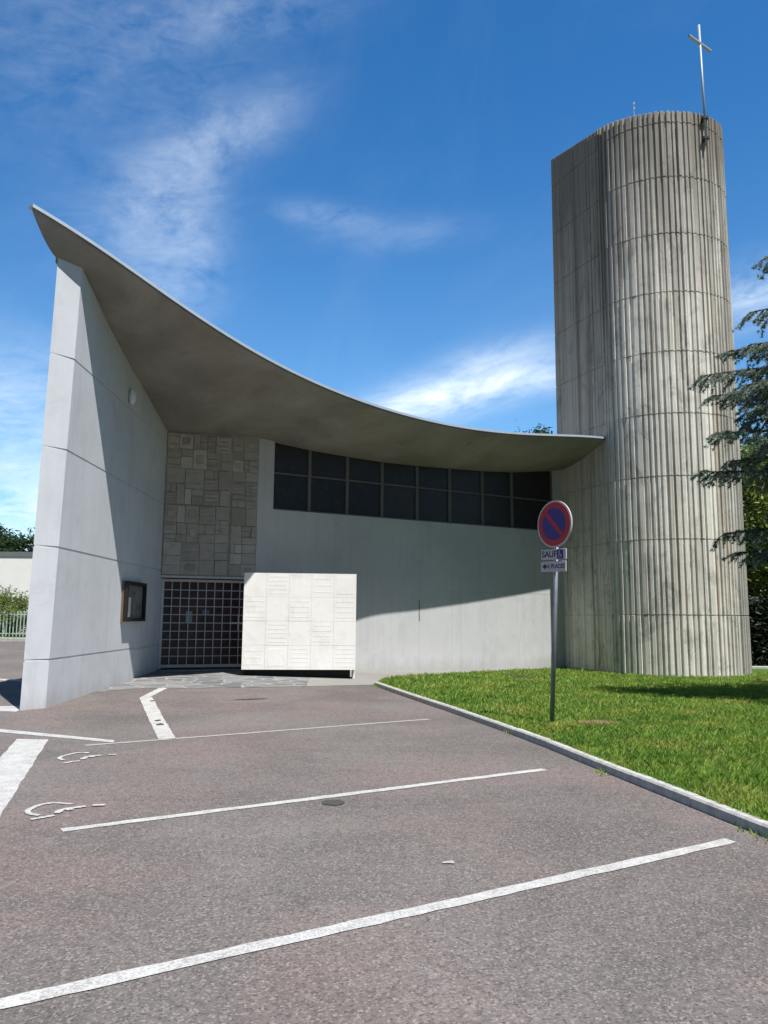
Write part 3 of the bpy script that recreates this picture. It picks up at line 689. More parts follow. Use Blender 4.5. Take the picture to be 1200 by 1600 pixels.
# relief panel over the gate
RA = np.array((-5.88, 20.5)); RB = np.array((-3.50, 21.33)); RL = float(np.linalg.norm(RB - RA)); rd = (RB - RA) / RL; rn = np.array((rd[1], -rd[0]))
rf = (E3(RA), E3(rd), E3(rn), (0, 0, 1))
GZ1 = 2.60
mb = MB(); mb.box(*rf, (.0, -.45, 2.66), (RL - .03, 0, 6.62)); mb.build('entrance_wall', M['relief'], church)
mb = MB(); mb.box(*rf, (.0, -.35, GZ1), (RL - .02, .035, 2.655)); mb.build('lintel', M['gate'], church)
rr2 = random.Random(21); rel = MB()
def split(x0, z0, x1, z1, dep):
    wx, hz = x1 - x0, z1 - z0
    if (wx < .55 and hz < .55 and rr2.random() < .75) or wx < .24 or hz < .2 or dep > 6:
        g = rr2.uniform(.002, .008); d = rr2.choice([.015, .022, .03, .042, .055])
        rel.box(*rf, (x0 + g, .001, z0 + g), (x1 - g, d, z1 - g))
        r = rr2.random()
        if r < .25 and wx > .3 and hz > .25: rel.box(*rf, (x0 + wx * .25, d, z0 + hz * .3), (x1 - wx * .25, d + .03, z1 - hz * .3))
        elif r < .5 and hz > .3:
            n_ = rr2.randint(2, 4)
            for k_ in range(n_): z_ = z0 + hz * (k_ + .5) / n_; rel.box(*rf, (x0 + wx * .12, d, z_ - .018), (x1 - wx * .12, d + .02, z_ + .018))
        return
    if wx > hz * rr2.uniform(.7, 1.3): c_ = x0 + wx * rr2.uniform(.35, .65); split(x0, z0, c_, z1, dep + 1); split(c_, z0, x1, z1, dep + 1)
    else: c_ = z0 + hz * rr2.uniform(.35, .65); split(x0, z0, x1, c_, dep + 1); split(x0, c_, x1, z1, dep + 1)
for a, b in ((0.02, 1.72), (1.78, RL - .04)):
    for z0, z1 in ((2.68, 3.55), (3.55, 4.55), (4.57, 5.55), (5.55, 6.52)): split(a, z0, b, z1, 0)
rel.build('relief_panel', M['relief'], church, bevel=.006)
# gate
gs = .19; gw = RL + .25
mb = MB(); mb.box(*rf, (0.0, -.42, gs + .02), (RL + .3, -.40, GZ1)); mb.build('glass_door', M['doorglass'], church)
mb = MB()
mb.box(*rf, (.04, -.20, gs + .02), (.11, -.13, GZ1 - .03)); mb.box(*rf, (.111, -.20, GZ1 - .10), (gw, -.13, GZ1 - .031)); mb.box(*rf, (.111, -.20, gs + .05), (gw, -.13, gs + .13))
gate = mb.build('gate', M['gate'], church, bevel=.004)
mb = MB()
for i in range(1, 12):
    x = .11 + .225 * i - .03
    if x < gw: mb.box(*rf, (x, -.178, gs + .13), (x + .020, -.160, GZ1 - .10))
for i in range(1, 10):
    z = gs + .13 + (GZ1 - .10 - gs - .13) * i / 10; mb.box(*rf, (.11, -.159, z - .010), (gw, -.141, z + .010))
mb.build('grille', M['gate'], gate)
zc = gs + .13 + (GZ1 - .23 - gs) * .5
mb = MB(); mb.box(*rf, (1.86, -.139, zc - .02), (gw, -.09, zc + .025)); mb.box(*rf, (2.07, -.089, zc - .2), (2.11, -.07, zc + .25)); mb.build('lock_bar', M['flashing'], gate, bevel=.004)
mb = MB(); mb.box(*rf, (0.0, -.9, -.3), (RL + .6, .12, gs)); mb.build('threshold', M['concrete_path'], church)
# rear body of the church
mb = MB(); mb.add([(-6.07, 20.97, -.5), (-6.07, 29, -.5), (4.1, 33.6, -.5), (6.2, 27.2, -.5), (-6.07, 20.97, 6.45), (-6.07, 29, 6.1), (4.1, 33.6, 6.6), (6.2, 27.2, 6.5)],
                  [(0, 1, 5, 4), (1, 2, 6, 5), (2, 3, 7, 6)]); mb.build('rear_wall', M['wall'], church)
# rainwater spout under the roof edge
mb = MB(); mb.tube([(2.62, 22.35, 7.0), (2.58, 22.42, 6.78), (2.50, 22.50, 6.66)], [.045, .045, .038], 8); mb.build('rain_spout', M['soffit'], church)
mb = MB(); mb.box(*fr, (s_of(1.09), .001, 1.50), (s_of(1.09) + .035, .006, 2.12)); mb.build('facade_line', M['groove'], church)  # short dark grey upright strip, slightly proud of the facade

# free-standing white stone block beside the gate
blk = thing('stone_screen', (-2.05, 19.5, .15), 'white stone block wall of square panels standing beside the gate', 'stone block')
BA = np.array((-3.47, 19.36)); BB = np.array((-.68, 19.62)); BL = float(np.linalg.norm(BB - BA)); bd = (BB - BA) / BL; bn = np.array((bd[1], -bd[0])); bf = (E3(BA), E3(bd), E3(bn), (0, 0, 1))
mb = MB(); mb.box(*bf, (0, -.55, .30), (BL, -.022, 2.68)); mb.box(*bf, (BL - .06, -.55, .02), (BL - .001, -.20, .299)); mb.build('core', M['white_stone'], blk, bevel=.008)
mb = MB(); mb.box(*bf, (.03, -.5, -.1), (BL - .12, -.18, .298)); mb.build('plinth', M['black'], blk)  # black colour puts the shade of the undercut gap onto the plinth
mb = MB(); rb = random.Random(2)
cw = BL / 5; ch = (2.68 - .30) / 4
for r in range(4):
    for c in range(5):
        x0, z0 = c * cw, .30 + r * ch; d = rb.choice([-.001, .0, .002]); g = .0015
        mb.box(*bf, (x0 + g, -.0215, z0 + g), (x0 + cw - g, d, z0 + ch - g))
        if (r + c) % 2 == 0:
            k_ = rb.choice([3, 4, 5])
            for q_ in range(k_):
                zz = z0 + ch * (q_ + .8) / (k_ + .6)
                mb.box(*bf, (x0 + .05, d + .0005, zz - .016), (x0 + cw - .05, d + .002, zz + .016))
        elif rb.random() < .5: mb.box(*bf, (x0 + .07, d + .0005, z0 + .08), (x0 + cw - .07, d + .0028, z0 + ch - .08))
mb.build('face_panels', M['white_stone'], blk)

# notice case and lamp on the side wall
wn = np.array((LWD[1], -LWD[0]))
cf = ((lwx(17.5), 17.5, 0), E3(LWD), E3(wn), (0, 0, 1))
M['case'] = plain('dark_brown_case', (.018, .014, .013), .5, .3)
M['timber'] = plain('aged_timber', (.16, .11, .08), .6)
M['poster'] = dark_glass('poster_behind_glass', [(.10, .10, .09), (.20, .19, .18), (.05, .08, .05)], 6, .15)
nc = thing('notice_case', (lwx(17.9), 17.9, 1.4), 'dark framed notice case fixed to the shaded side wall left of the gate', 'notice board')
mb = MB(); mb.box(*cf, (-.2, .002, 1.46), (1.28, .05, 2.36)); mb.build('back_board', M['timber'], nc)
mb = MB(); mb.box(*cf, (-.2, .051, 1.46), (-.12, .14, 2.36)); mb.box(*cf, (1.2, .051, 1.46), (1.28, .14, 2.36)); mb.box(*cf, (-.119, .051, 1.46), (1.199, .14, 1.53)); mb.box(*cf, (-.119, .051, 2.28), (1.199, .14, 2.36)); mb.build('frame', M['case'], nc, bevel=.005)
mb = MB(); mb.box(*cf, (-.119, .052, 1.531), (1.199, .06, 2.279)); mb.build('poster', M['poster'], nc)
mb = MB(); mb.box(*cf, (.02, .061, 1.56), (.30, .066, 2.0)); mb.build('leaflet', plain('cream_paper', (.62, .58, .52), .8), nc)
lamp = thing('wall_lamp', (lwx(17.1), 17.1, 6.55), 'small oval white lamp high on the shaded side wall', 'lamp')
lc = np.array((lwx(17.1), 17.1, 6.52)) + np.array(E3(wn)) * .07
bm = bmesh.new(); bmesh.ops.create_uvsphere(bm, u_segments=16, v_segments=10, radius=1)
for v in bm.verts: v.co = Vector((v.co.x * .08, v.co.y * .10, v.co.z * .19)) + Vector(tuple(lc - np.array((lwx(17.1), 17.1, 6.55))))
me = bpy.data.meshes.new('diffuser'); bm.to_mesh(me); bm.free(); link('diffuser', me, plain('opal_glass', (.72, .72, .70), .3, .5), lamp, True)
mb = MB(); mb.box((lwx(17.1), 17.1, 6.52), E3(LWD), E3(wn), (0, 0, 1), (-.06, .001, -.12), (.06, .05, .12)); mb.build('base', M['steel'], lamp)
# little papers stuck on the glass behind the gate
for (x, z, w_, h_, c_, lb) in ((.72, 1.40, .17, .32, (.25, .36, .36), 'pale green paper notice behind the gate bars'), (1.15, 1.62, .2, .14, (.16, .15, .3), 'small violet paper notice behind the gate bars, upper of the two')):
    mb = MB(); mb.box(*rf, (x, -.398, z), (x + w_, -.392, z + h_)); mb.build('paper_notice', plain('notice_paper', c_, .7), label=lb, cat='notice')

# ------------------------------------------------------------------ road sign
SB = np.array((2.46, 11.55, .0)); lean = np.array((.047, 0.0, 1.0)); lean /= np.linalg.norm(lean)
sign = thing('road_sign', tuple(SB), 'round no parking sign on a thin leaning grey post in the lawn', 'road sign')
mb = MB(); mb.tube([SB, SB + lean * 3.28], .034, 14); mb.build('post', M['steel'], sign, smooth=True)
naz = radians(238); nS = np.array((sin(naz), cos(naz), 0.0)); xS = np.array((-nS[1], nS[0], 0.0)); xS = xS if xS[0] > 0 else -xS
zS = lean - nS * (lean @ nS); zS /= np.linalg.norm(zS); xS = np.cross(zS, nS) * (1 if np.cross(zS, nS) @ xS > 0 else -1)
dc = SB + lean * 3.01 + nS * .05
def disc(rad, d0, d1, m, name, parent, n=48, inner=0):
    mb = MB(); ang = [2 * pi * k / n for k in range(n)]
    o = [dc + nS * d_ + (xS * cos(a) + zS * sin(a)) * r_ for d_ in (d0, d1) for r_ in ((rad, inner) if inner else (rad,)) for a in ang]
    if inner:
        f = []
        for k in range(n):
            k2 = (k + 1) % n; f += [(k, k2, 2 * n + k2, 2 * n + k), (n + k, 3 * n + k, 3 * n + k2, n + k2), (2 * n + k, 2 * n + k2, 3 * n + k2, 3 * n + k), (k, n + k, n + k2, k2)]
    else: f = [(k, (k + 1) % n, n + (k + 1) % n, n + k) for k in range(n)] + [tuple(range(n)), tuple(range(n, 2 * n))]
    mb.add(o, f); return mb.build(name, m, parent)
M['s_white'] = plain('sign_white', (.50, .48, .50), .45, .4, 0, .08); M['s_red'] = plain('sign_red', (.42, .012, .02), .4, .4, 0, .15)
M['s_blue'] = plain('sign_blue', (.035, .02, .20), .4, .4, 0, .12); M['s_black'] = plain('sign_black', (.02, .02, .025), .5)
plate = disc(.355, -.012, .012, M['s_white'], 'disc', sign)
disc(.33, .0125, .016, M['s_red'], 'red_ring', plate, inner=.245)
disc(.244, .0125, .015, M['s_blue'], 'blue_field', plate)
mb = MB(); e1 = (xS * .7071 - zS * .7071); e2 = (xS * .7071 + zS * .7071)
mb.box(dc, e1, e2, nS, (-.238, -.032, .0155), (.238, .032, .018)); mb.build('red_slash', M['s_red'], plate)
def text_mesh(s, size, org, ex, ez, nrm, m, name, parent):
    cu = bpy.data.curves.new('t', 'FONT'); cu.body = s; cu.size = size; cu.align_x = 'CENTER'; cu.align_y = 'CENTER'; cu.extrude = .001; cu.offset = size * .012
    to = bpy.data.objects.new('t', cu); COL.objects.link(to); dg = bpy.context.evaluated_depsgraph_get(); dg.update()
    me = bpy.data.meshes.new_from_object(to.evaluated_get(dg)); bpy.data.objects.remove(to)
    off = parent_origin(parent)
    for v in me.vertices: p = np.array(org) + np.array(ex) * v.co.x + np.array(ez) * v.co.y + np.array(nrm) * v.co.z - off; v.co = p
    me.materials.clear(); return link(name, me, m, parent)
def plate_at(h, name_lbl):
    c0 = SB + lean * h + nS * .05; mb = MB(); mb.box(c0, xS, zS, nS, (-.26, -.078, -.01), (.26, .078, .01)); return c0, mb.build('plate', M['s_white'], sign, bevel=.004)
c1, p1 = plate_at(2.555, '')
text_mesh('SAUF', .135, c1 - xS * .085 + nS * .0125, xS, zS, nS, M['s_black'], 'lettering', p1)
mb = MB(); mb.box(c1, xS, zS, nS, (.075, -.07, .0105), (.205, .07, .013)); mb.build('blue_square', M['s_blue'], p1)
mb = MB(); cc = c1 + nS * .0145 + xS * .135
def stroke(mb, pts, wd):
    for (xa, za), (xb, zb) in zip(pts, pts[1:]):
        a = cc + xS * xa + zS * za; b = cc + xS * xb + zS * zb; d = (b - a) / np.linalg.norm(b - a); e = np.cross(d, nS)
        mb.box(a, d, e, nS, (0, -wd / 2, 0), (float(np.linalg.norm(b - a)), wd / 2, .001))
stroke(mb, [(-.012, .028), (-.010, -.005), (.020, -.006), (.034, -.040)], .011); stroke(mb, [(-.012, .024), (-.012, .055)], .010)
stroke(mb, [(.024 * cos(a) - .006, .026 * sin(a) - .022) for a in np.linspace(2.2, 5.6, 9)], .007); mb.build('wheelchair_emblem', M['s_white'], p1)
c2, p2 = plate_at(2.375, '')
mb = MB(); o = c2 + nS * .0125
mb.add([o + xS * -.225, o + xS * -.155 + zS * .045, o + xS * -.155 - zS * .045, o + xS * -.225 + nS * .001, o + xS * -.155 + zS * .045 + nS * .001, o + xS * -.155 - zS * .045 + nS * .001], [(0, 1, 2), (3, 5, 4), (0, 3, 4, 1), (1, 4, 5, 2), (2, 5, 3, 0)])
mb.box(o, xS, zS, nS, (-.154, -.012, 0), (-.11, .012, .001)); mb.build('arrow', M['s_black'], p2)
text_mesh('2 PLACES', .085, c2 + xS * .065 + nS * .0125, xS, zS, nS, M['s_black'], 'lettering', p2)
for h in (3.12, 2.9, 2.555, 2.375):
    c_ = SB + lean * h; mb = MB(); mb.box(c_, xS, zS, nS, (-.045, -.016, -.042), (.045, .016, .036)); mb.build('clamp', M['steel'], sign)

# ------------------------------------------------------------------ foliage
def leaves(centers, n, size, rng, aspect=.6, tint=None, up=.0):
    """n random quads around each centre point array (k,3)"""
    C_ = np.repeat(centers, n, axis=0) if n > 1 else centers; N = len(C_)
    d1 = rng.normal(size=(N, 3)); d1[:, 2] *= .6; d1 /= np.linalg.norm(d1, axis=1)[:, None]
    d2 = np.cross(d1, rng.normal(size=(N, 3))); d2 /= np.linalg.norm(d2, axis=1)[:, None]
    sz = size * rng.uniform(.6, 1.4, N)[:, None]
    a, b = d1 * sz, d2 * sz * aspect
    V_ = np.stack([C_ - a, C_ + b * .5, C_ + a, C_ - b * .5], 1).reshape(-1, 3)
    F_ = np.arange(4 * N).reshape(-1, 4)
    return V_, F_
def tree(name, base, h, rad, m, seed, label, nclump=220, nleaf=110, size=.12, zlow=.25, squash=1.0, cat='tree', trunk_r=.2, group=None, crown_z=None):
    rng = np.random.default_rng(seed); base = np.array(base, float)
    t = thing(name, tuple(base), label, cat, group)
    mb = MB(); top_ = base + np.array((rng.uniform(-.4, .4), rng.uniform(-.4, .4), h * .8))
    mb.tube([base - np.array((0, 0, .2)), base + (top_ - base) * .4 + np.array((.1, 0, 0)), top_], [trunk_r, trunk_r * .7, trunk_r * .2], 8)
    for k in range(9):
        z = rng.uniform(.3, .75); a = rng.uniform(0, 2 * pi); p0 = base + (top_ - base) * z; r_ = rad * rng.uniform(.5, .85)
        mb.tube([p0, p0 + np.array((cos(a) * r_ * .5, sin(a) * r_ * .5, r_ * .25)), p0 + np.array((cos(a) * r_, sin(a) * r_, r_ * .6))], [trunk_r * .35, trunk_r * .2, trunk_r * .06], 6)
    mb.build('trunk', M['bark'], t)
    c = []; tn_ = []
    zc = h * (zlow + 1) / 2; hz = h * (1 - zlow) / 2
    for k in range(nclump):
        d = rng.normal(size=3); d /= np.linalg.norm(d); r_ = rng.uniform(.35, 1.0) ** .6
        lump = 1 + .22 * sin(3 * atan2(d[1], d[0]) + seed) + .15 * sin(5 * d[2] + seed * 2)
        p = base + np.array((d[0] * rad * r_ * lump, d[1] * rad * r_ * lump, zc + d[2] * hz * r_ * squash * (1 + .1 * lump)))
        cr = rad * rng.uniform(.09, .2); q_ = rng.normal(size=(nleaf, 3)) * cr * np.array((1, 1, .6)); c.append(p + q_); tn_.append(np.clip(rng.uniform(.15, .85) + rng.normal(size=nleaf) * .18, 0, 1))
    c = np.concatenate(c); V_, F_ = leaves(c, 1, size, rng); rawmesh('crown', V_, F_, m, t, colors=np.concatenate(tn_))
    return t
# grass blades on the lawn
def in_poly(x, y, P):
    ins = np.zeros(len(x), bool); n = len(P)
    for i in range(n):
        x1, y1 = P[i]; x2, y2 = P[(i + 1) % n]
        c = ((y1 > y) != (y2 > y)) & (x < (x2 - x1) * (y - y1) / (y2 - y1 + 1e-12) + x1); ins ^= c
    return ins
def vgz(X, Y):
    s = np.clip((Y - 11) / 11, 0, 1); s = s * s * (3 - 2 * s); return np.clip(.05 - .035 * X, -.15, .17) * s
def grass():
    rng = np.random.default_rng(7); Vs = []; Cs = []; base = 0
    P = offs(KERB, .082) + [(14, -1), (20, 28.5), (11.5, 27.5), (6.4, 27.0), (4.05, 24.6), (2.3, 22.3), (.72, 20.3), (.05, 19.05)]
    bands = [(3.5, 9, 4200, .0045), (9, 13, 3200, .006), (13, 18, 2300, .009), (18, 24, 1700, .012), (24, 28.4, 900, .016)]
    for y0, y1, dens, wd in bands:
        x0, x1 = -.5, 16; xmax = y1 * .62 + 2
        n = int((min(x1, xmax) - x0) * (y1 - y0) * dens); x = rng.uniform(x0, min(x1, xmax), n); y = rng.uniform(y0, y1, n)
        k = in_poly(x, y, P); x, y = x[k], y[k]
        k = (np.hypot(x - TC[0], y - TC[1]) > TR + .05) & ~((x > 7) & (y > 25)); x, y = x[k], y[k]
        soil = np.hypot((x - 3.18) / .42, (y - 11.85) / .2); k = (soil > 1.0) | (rng.random(len(x)) < .12); x, y = x[k], y[k]
        cl_ = np.sin(x * 2.1 + 1.3 * np.sin(y * 1.7)) * np.sin(y * 2.6 + np.sin(x * 3.1)) + .6 * np.sin(x * 7.3 + y * 4.1) * np.sin(y * 8.7 - x * 3)
        n = len(x); cl2 = np.sin(x * 13 + 2 * np.sin(y * 9)) * np.sin(y * 15 + 2 * np.sin(x * 11)); h = (.040 + .014 * cl_.clip(-1, 1) + .014 * cl2 + rng.exponential(.012, n)).clip(.018, .13)
        h *= np.where((y > 18), 1.15, 1)
        a = rng.uniform(0, 2 * pi, n); ln = rng.uniform(.2, 1.0, n) * h; z = vgz(x, y) + .072
        wx, wy = np.cos(a + 1.57) * wd, np.sin(a + 1.57) * wd; dx, dy = np.cos(a) * ln, np.sin(a) * ln
        B = rng.random(n) < .25     # broad clover-like leaves
        ww = np.where(B, 2.0, 1.0); hh = np.where(B, .6, 1.0)
        p0 = np.stack([x - wx * ww, y - wy * ww, z], 1); p1 = np.stack([x + wx * ww, y + wy * ww, z], 1)
        m0 = np.stack([x + dx * .35 + wx * ww * .8, y + dy * .35 + wy * ww * .8, z + h * hh * .6], 1)
        p2 = np.stack([x + dx, y + dy, z + h * hh], 1); 
        Vs.append(np.stack([p0, p1, m0, p2], 1).reshape(-1, 3)); Cs.append(np.clip(.45 + .22 * cl_ + .16 * cl2 + rng.normal(size=n) * .2, 0, 1))
    for (wx_, wy_, n) in ((2.31, 8.42, 40), (2.88, 5.98, 50), (2.80, 6.24, 25), (1.76, 11.2, 25), (-.15, 18.0, 60), (3.5, 22.5, 160), (2.47, 11.53, 140)):
        x = wx_ + rng.normal(size=n) * .05; y = wy_ + rng.normal(size=n) * .10; z = vgz(x, y) + (.07 if wx_ in (3.5, 2.47) else 0); h = rng.uniform(.02, .05, n) * (1.6 if wx_ in (3.5, 2.47) else 1)
        a = rng.uniform(0, 2 * pi, n); q = np.stack([x, y, z], 1); e = np.stack([np.cos(a + 1.57), np.sin(a + 1.57), 0 * a], 1) * .006; tp = q + np.stack([np.cos(a) * h * .7, np.sin(a) * h * .7, h], 1)
        Vs.append(np.stack([q - e, q + e, (q + tp) / 2 + e, tp], 1).reshape(-1, 3)); Cs.append(rng.uniform(.2, .9, n))
    V_ = np.concatenate(Vs); F_ = np.arange(len(V_)).reshape(-1, 4)
    rawmesh('grass', V_, F_, M['grass'], colors=np.concatenate(Cs), label='short weedy green grass covering the lawn right of the kerb', cat='grass', kind='stuff')
grass()

# cedar on the right, only its left branches reach into the picture
def cedar():
    rng = np.random.default_rng(12); B0 = np.array((12.2, 14.3, gz(12.2, 14.3)))
    t = thing('cedar_tree', tuple(B0), 'blue green cedar reaching in from the right edge with layered drooping branches', 'tree')
    wood = MB(); wood.tube([B0 - (0, 0, .3), B0 + (0, 0, 4), B0 + (0.1, 0, 9), B0 + (.1, 0, 13)], [.38, .3, .16, .03], 12)
    tips = [(7.55, 15.0, 8.95), (7.15, 14.9, 7.75), (6.9, 15.4, 7.1), (6.15, 15.0, 6.45), (6.55, 14.2, 6.0), (6.35, 14.9, 5.25), (6.9, 14.4, 6.9), (6.25, 15.3, 4.55), (6.75, 15.6, 3.35), (7.3, 16.3, 3.0), (7.0, 14.0, 5.6), (7.4, 16.2, 6.4), (7.6, 15.8, 5.2), (6.6, 15.6, 6.2), (6.9, 14.7, 5.8), (7.2, 15.0, 6.6), (7.3, 14.3, 5.0), (7.0, 15.9, 4.9), (7.0, 15.0, 5.5), (7.1, 14.6, 6.2), (7.2, 15.4, 5.8), (7.3, 14.8, 7.0), (7.4, 15.3, 4.6)]
    limbs = [(np.array(p) + (.2, 0, 0), 1.0) for p in tips]
    for k in range(60):
        a = rng.uniform(.80, 1.75) * pi if k % 4 else rng.uniform(-.4, .5) * pi; z = rng.uniform(2.4, 4.8) if k % 4 else rng.uniform(4.5, 12); L = 5.8 * (1 - (z - 2) / 13) * rng.uniform(.6, 1)
        tp = B0 + np.array((cos(a) * L, sin(a) * L, z - rng.uniform(0, .5)))
        while tp[0] / tp[1] < .54: L *= .93; tp = B0 + np.array((cos(a) * L, sin(a) * L, z - .2))
        limbs.append((tp, .5))
    for k in range(20):
        a = rng.uniform(.42, .85) * pi; z = rng.uniform(4.0, 8.0); L = rng.uniform(3.2, 6.0) * (1 - (z - 4) / 14); tp = B0 + np.array((cos(a) * L, sin(a) * L, z))
        while tp[0] / tp[1] < .515: L *= .93; tp = B0 + np.array((cos(a) * L, sin(a) * L, z))
        limbs.append((tp, .5))
    limbs += [(np.array(p), .5) for p in ((8.3, 12.9, 4.0), (8.0, 13.6, 3.4), (8.9, 12.1, 6.0), (8.5, 13.0, 5.0), (8.2, 13.8, 4.6), (8.8, 12.6, 4.8), (8.1, 14.1, 3.8), (8.7, 13.4, 3.2), (9.4, 12.0, 5.2), (8.4, 14.2, 5.4), (8.6, 12.5, 3.5), (9.0, 13.2, 4.4), (8.0, 13.2, 4.2))]
    V_, T_ = [], []
    def tuft_run(p, q, n, wgt):
        """needle tufts along p->q"""
        tt = rng.uniform(0, 1, max(2, int(n * .8))); c = p + (q - p) * tt[:, None]; c = np.repeat(c, 9, 0); N = len(c)
        ax = (q - p) / (np.linalg.norm(q - p) + 1e-9)
        d = rng.normal(size=(N, 3)) + ax * .7 + np.array((0, 0, .35)); d /= np.linalg.norm(d, axis=1)[:, None]
        sd_ = np.cross(d, rng.normal(size=(N, 3))); sd_ /= np.linalg.norm(sd_, axis=1)[:, None]; L = rng.uniform(.045, .085, N)[:, None] * wgt
        V_.append(np.stack([c - sd_ * .0085 * wgt, c + sd_ * .0085 * wgt, c + d * L], 1).reshape(-1, 3)); T_.append(np.clip(rng.uniform(.25, .7) + rng.normal(size=N) * .2, 0, 1))
    for tip, w_ in limbs:
        z0 = tip[2] + rng.uniform(-.9, .1) - B0[2]; p0 = B0 + np.array((0, 0, max(1.5, z0))); mid = (p0 + tip) / 2 + np.array((0, 0, rng.uniform(.35, .8)))
        cv = lambda s_: (1 - s_) ** 2 * p0 + 2 * s_ * (1 - s_) * mid + s_ * s_ * tip
        Lm = np.linalg.norm(tip - p0); wood.tube([cv(s_) for s_ in np.linspace(0, 1, 9)], list(np.linspace(.085, .010, 9)), 6)
        nt = int((44 if w_ > .9 else 14) * Lm / 5.5) + 4
        for k in range(nt):
            s_ = 1 - (k / nt) ** 1.0 * .8; c = cv(s_); ax = cv(min(1, s_ + .02)) - cv(s_ - .02); ax /= np.linalg.norm(ax); side = np.array((-ax[1], ax[0], 0)) * (1 if k % 2 else -1)
            ln = (.28 + 1.0 * (1 - s_)) * rng.uniform(.6, 1.15); ln = min(ln, 1.15)
            dr = ax * .75 + side * rng.uniform(.35, .8) + np.array((0, 0, rng.uniform(-.85, -.05))); dr /= np.linalg.norm(dr); e = c + dr * ln
            wood.tube([c, (c + e) / 2 + (0, 0, .03), e], [.016, .010, .004], 4, False)
            big = 1.0 if w_ > .9 else 1.9
            tuft_run(c, e, int((30 if w_ > .9 else 12) * ln) + 3, big)
            for j in range(int(ln / .14) + 1):
                u = rng.uniform(.15, 1); c2 = c + (e - c) * u; s2 = np.cross(dr, (0, 0, 1)) * rng.choice([-1, 1]); d2 = dr * .8 + s2 * rng.uniform(.3, .8) + np.array((0, 0, rng.uniform(-.8, .0))); d2 /= np.linalg.norm(d2)
                e2 = c2 + d2 * rng.uniform(.12, .34); tuft_run(c2, e2, 9 if w_ > .9 else 3, big)
    wood.build('trunk', M['bark'], t)
    V_ = np.concatenate(V_); rawmesh('foliage', V_, np.arange(len(V_)).reshape(-1, 3), M['cedar'], t, colors=np.concatenate(T_))
cedar()

# hedge and trees behind the tower on the right
def hedge(name, x0, x1, y, dy, z0, z1, m, label, seed, n=14000, size=.07, ang=0):
    rng = np.random.default_rng(seed); t = thing(name, ((x0 + x1) / 2, y, z0), label, 'hedge')
    c = np.stack([rng.uniform(x0, x1, n), y + rng.uniform(-dy, dy, n), z0 + (z1 - z0) * rng.uniform(0, 1, n)], 1)
    c[:, 2] += .08 * np.sin(c[:, 0] * 5) + rng.normal(size=n) * .03; V_, F_ = leaves(c, 1, size, rng)
    rawmesh('foliage', V_, F_, m, t, colors=rng.uniform(0, 1, n))
    mb = MB(); 
    for k in range(int((x1 - x0) / .5)): x = x0 + .25 + k * .5; mb.tube([(x, y, z0 - .1), (x + .05, y, z1 - .2)], .03, 5)
    mb.build('stems', M['bark'], t); return t
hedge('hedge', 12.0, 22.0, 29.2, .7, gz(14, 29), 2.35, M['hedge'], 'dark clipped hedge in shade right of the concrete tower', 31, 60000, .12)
curb('rear_kerb', [(11.6, 27.6), (14, 27.7), (22, 28)], .12, .16, kind='structure')
tree('broadleaf_tree', (15.6, 33.0, -.15), 9.2, 3.0, M['tree_light'], 5, 'sunlit yellow green tree right of the tower, above the dark hedge', 260, 120, .13, .22, group=None)
tree('broadleaf_tree', (20.5, 36.0, -.15), 10.5, 3.6, M['tree_light'], 9, 'taller green tree at the right edge behind the yellow green one', 200, 110, .15, .2)
tree('distant_tree', (12.8, 62.0, 0), 16.3, 4.0, M['tree_dark'], 14, 'tree whose dark top just shows over the roof beside the tower', 130, 90, .22, .3)

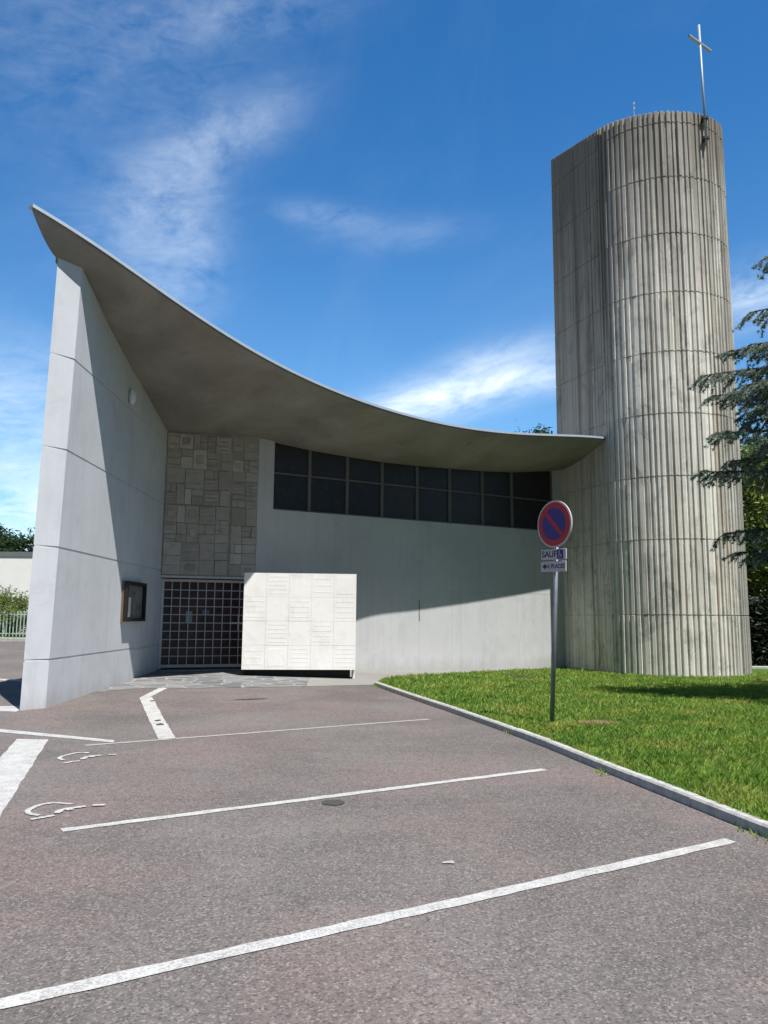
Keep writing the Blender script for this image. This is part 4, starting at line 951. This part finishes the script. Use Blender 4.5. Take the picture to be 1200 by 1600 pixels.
# ------------------------------------------------------------------ left background
M['white_render'] = plain('white_render', (.80, .79, .74), .8, .2, 0, .05, 2)
M['fascia'] = plain('dark_fascia', (.16, .17, .17), .6)
M['fence'] = plain('pale_green_fence_paint', (.42, .50, .45), .5)
LBK = np.array((-34., 45.)); gl = gz(-25, 45)
bt = thing('white_building', (-26, 47, gl), 'low white building with a dark flat roof edge beyond the fence at left', 'building')
mb = MB(); mb.box((-40, 45, gl), (1, 0, 0), (0, 1, 0), (0, 0, 1), (0, 0, -.3), (25, 9, 4.42)); mb.build('wall', M['white_render'], bt)
mb = MB(); mb.box((-40, 45, gl), (1, 0, 0), (0, 1, 0), (0, 0, 1), (-.05, -.05, 4.425), (25.05, 9.05, 4.70)); mb.build('roof', M['fascia'], bt)
for i, (x, y, h, r_, lb) in enumerate(((-27.2, 60, 7.6, 3.2, 'dark bushy tree above the white building roof, nearest the left edge'), (-23.6, 62, 7.6, 2.6, 'dark round tree above the white building roof, beside the pale wall'), (-31.5, 61, 7.9, 3.0, 'dark tree above the white building roof just outside the left edge'))):
    tree('background_tree', (x, y, .3), h, r_, M['tree_dark'], 40 + i, lb, 120, 90, .2, .2, group='dark trees behind the white building')
tree('round_bush', (-17.1, 35.4, gz(-17, 35)), 2.05, 1.5, M['tree_light'], 51, 'rounded olive green bush behind the picket fence at left', 120, 110, .06, .05, cat='bush', trunk_r=.08)
hedge('low_hedge', -24, -10.5, 35.0, .25, gz(-17, 35), gz(-17, 35) + 1.0, M['tree_dark'], 'low dark green hedge filling the back of the picket fence', 33, 16000, .05)
fe = thing('picket_fence', (-17, 34.2, gz(-17, 34)), 'pale green metal picket fence beyond the road at the left edge', 'fence')
zf = gz(-17, 34.2) + .12
mb = MB()
for z in (.12, .95): mb.box((-25, 34.2, zf), (1, 0, 0), (0, 1, 0), (0, 0, 1), (0, -.015, z), (14.8, .015, z + .05))
mb.build('rail', M['fence'], fe)
mb = MB()
for k in range(98): mb.box((-25 + .15 * k, 34.2, zf), (1, 0, 0), (0, 1, 0), (0, 0, 1), (.0, -.035, .02), (.045, -.018, 1.10))
mb.build('pickets', M['fence'], fe)
mb = MB()
for k in range(8):
    mb = MB(); mb.box((-25 + 2.1 * k, 34.2, zf), (1, 0, 0), (0, 1, 0), (0, 0, 1), (0.0, .018, -.25), (.07, .085, 1.15)); mb.build('post', M['fence'], fe)

sheet('verge', [(-30, 32.2), (-8.5, 32.2), (-8.5, 40), (-30, 40)], .12, M['lawn'], kind='structure')
curb('far_kerb', [(-30, 32.0), (-8.4, 32.0)], .22, .15, kind='structure')
curb('road_kerb', [(-14, 19.6), (-11, 18.6), (-7.0, 17.3), (-6.35, 16.9)], .14, .03, kind='structure')
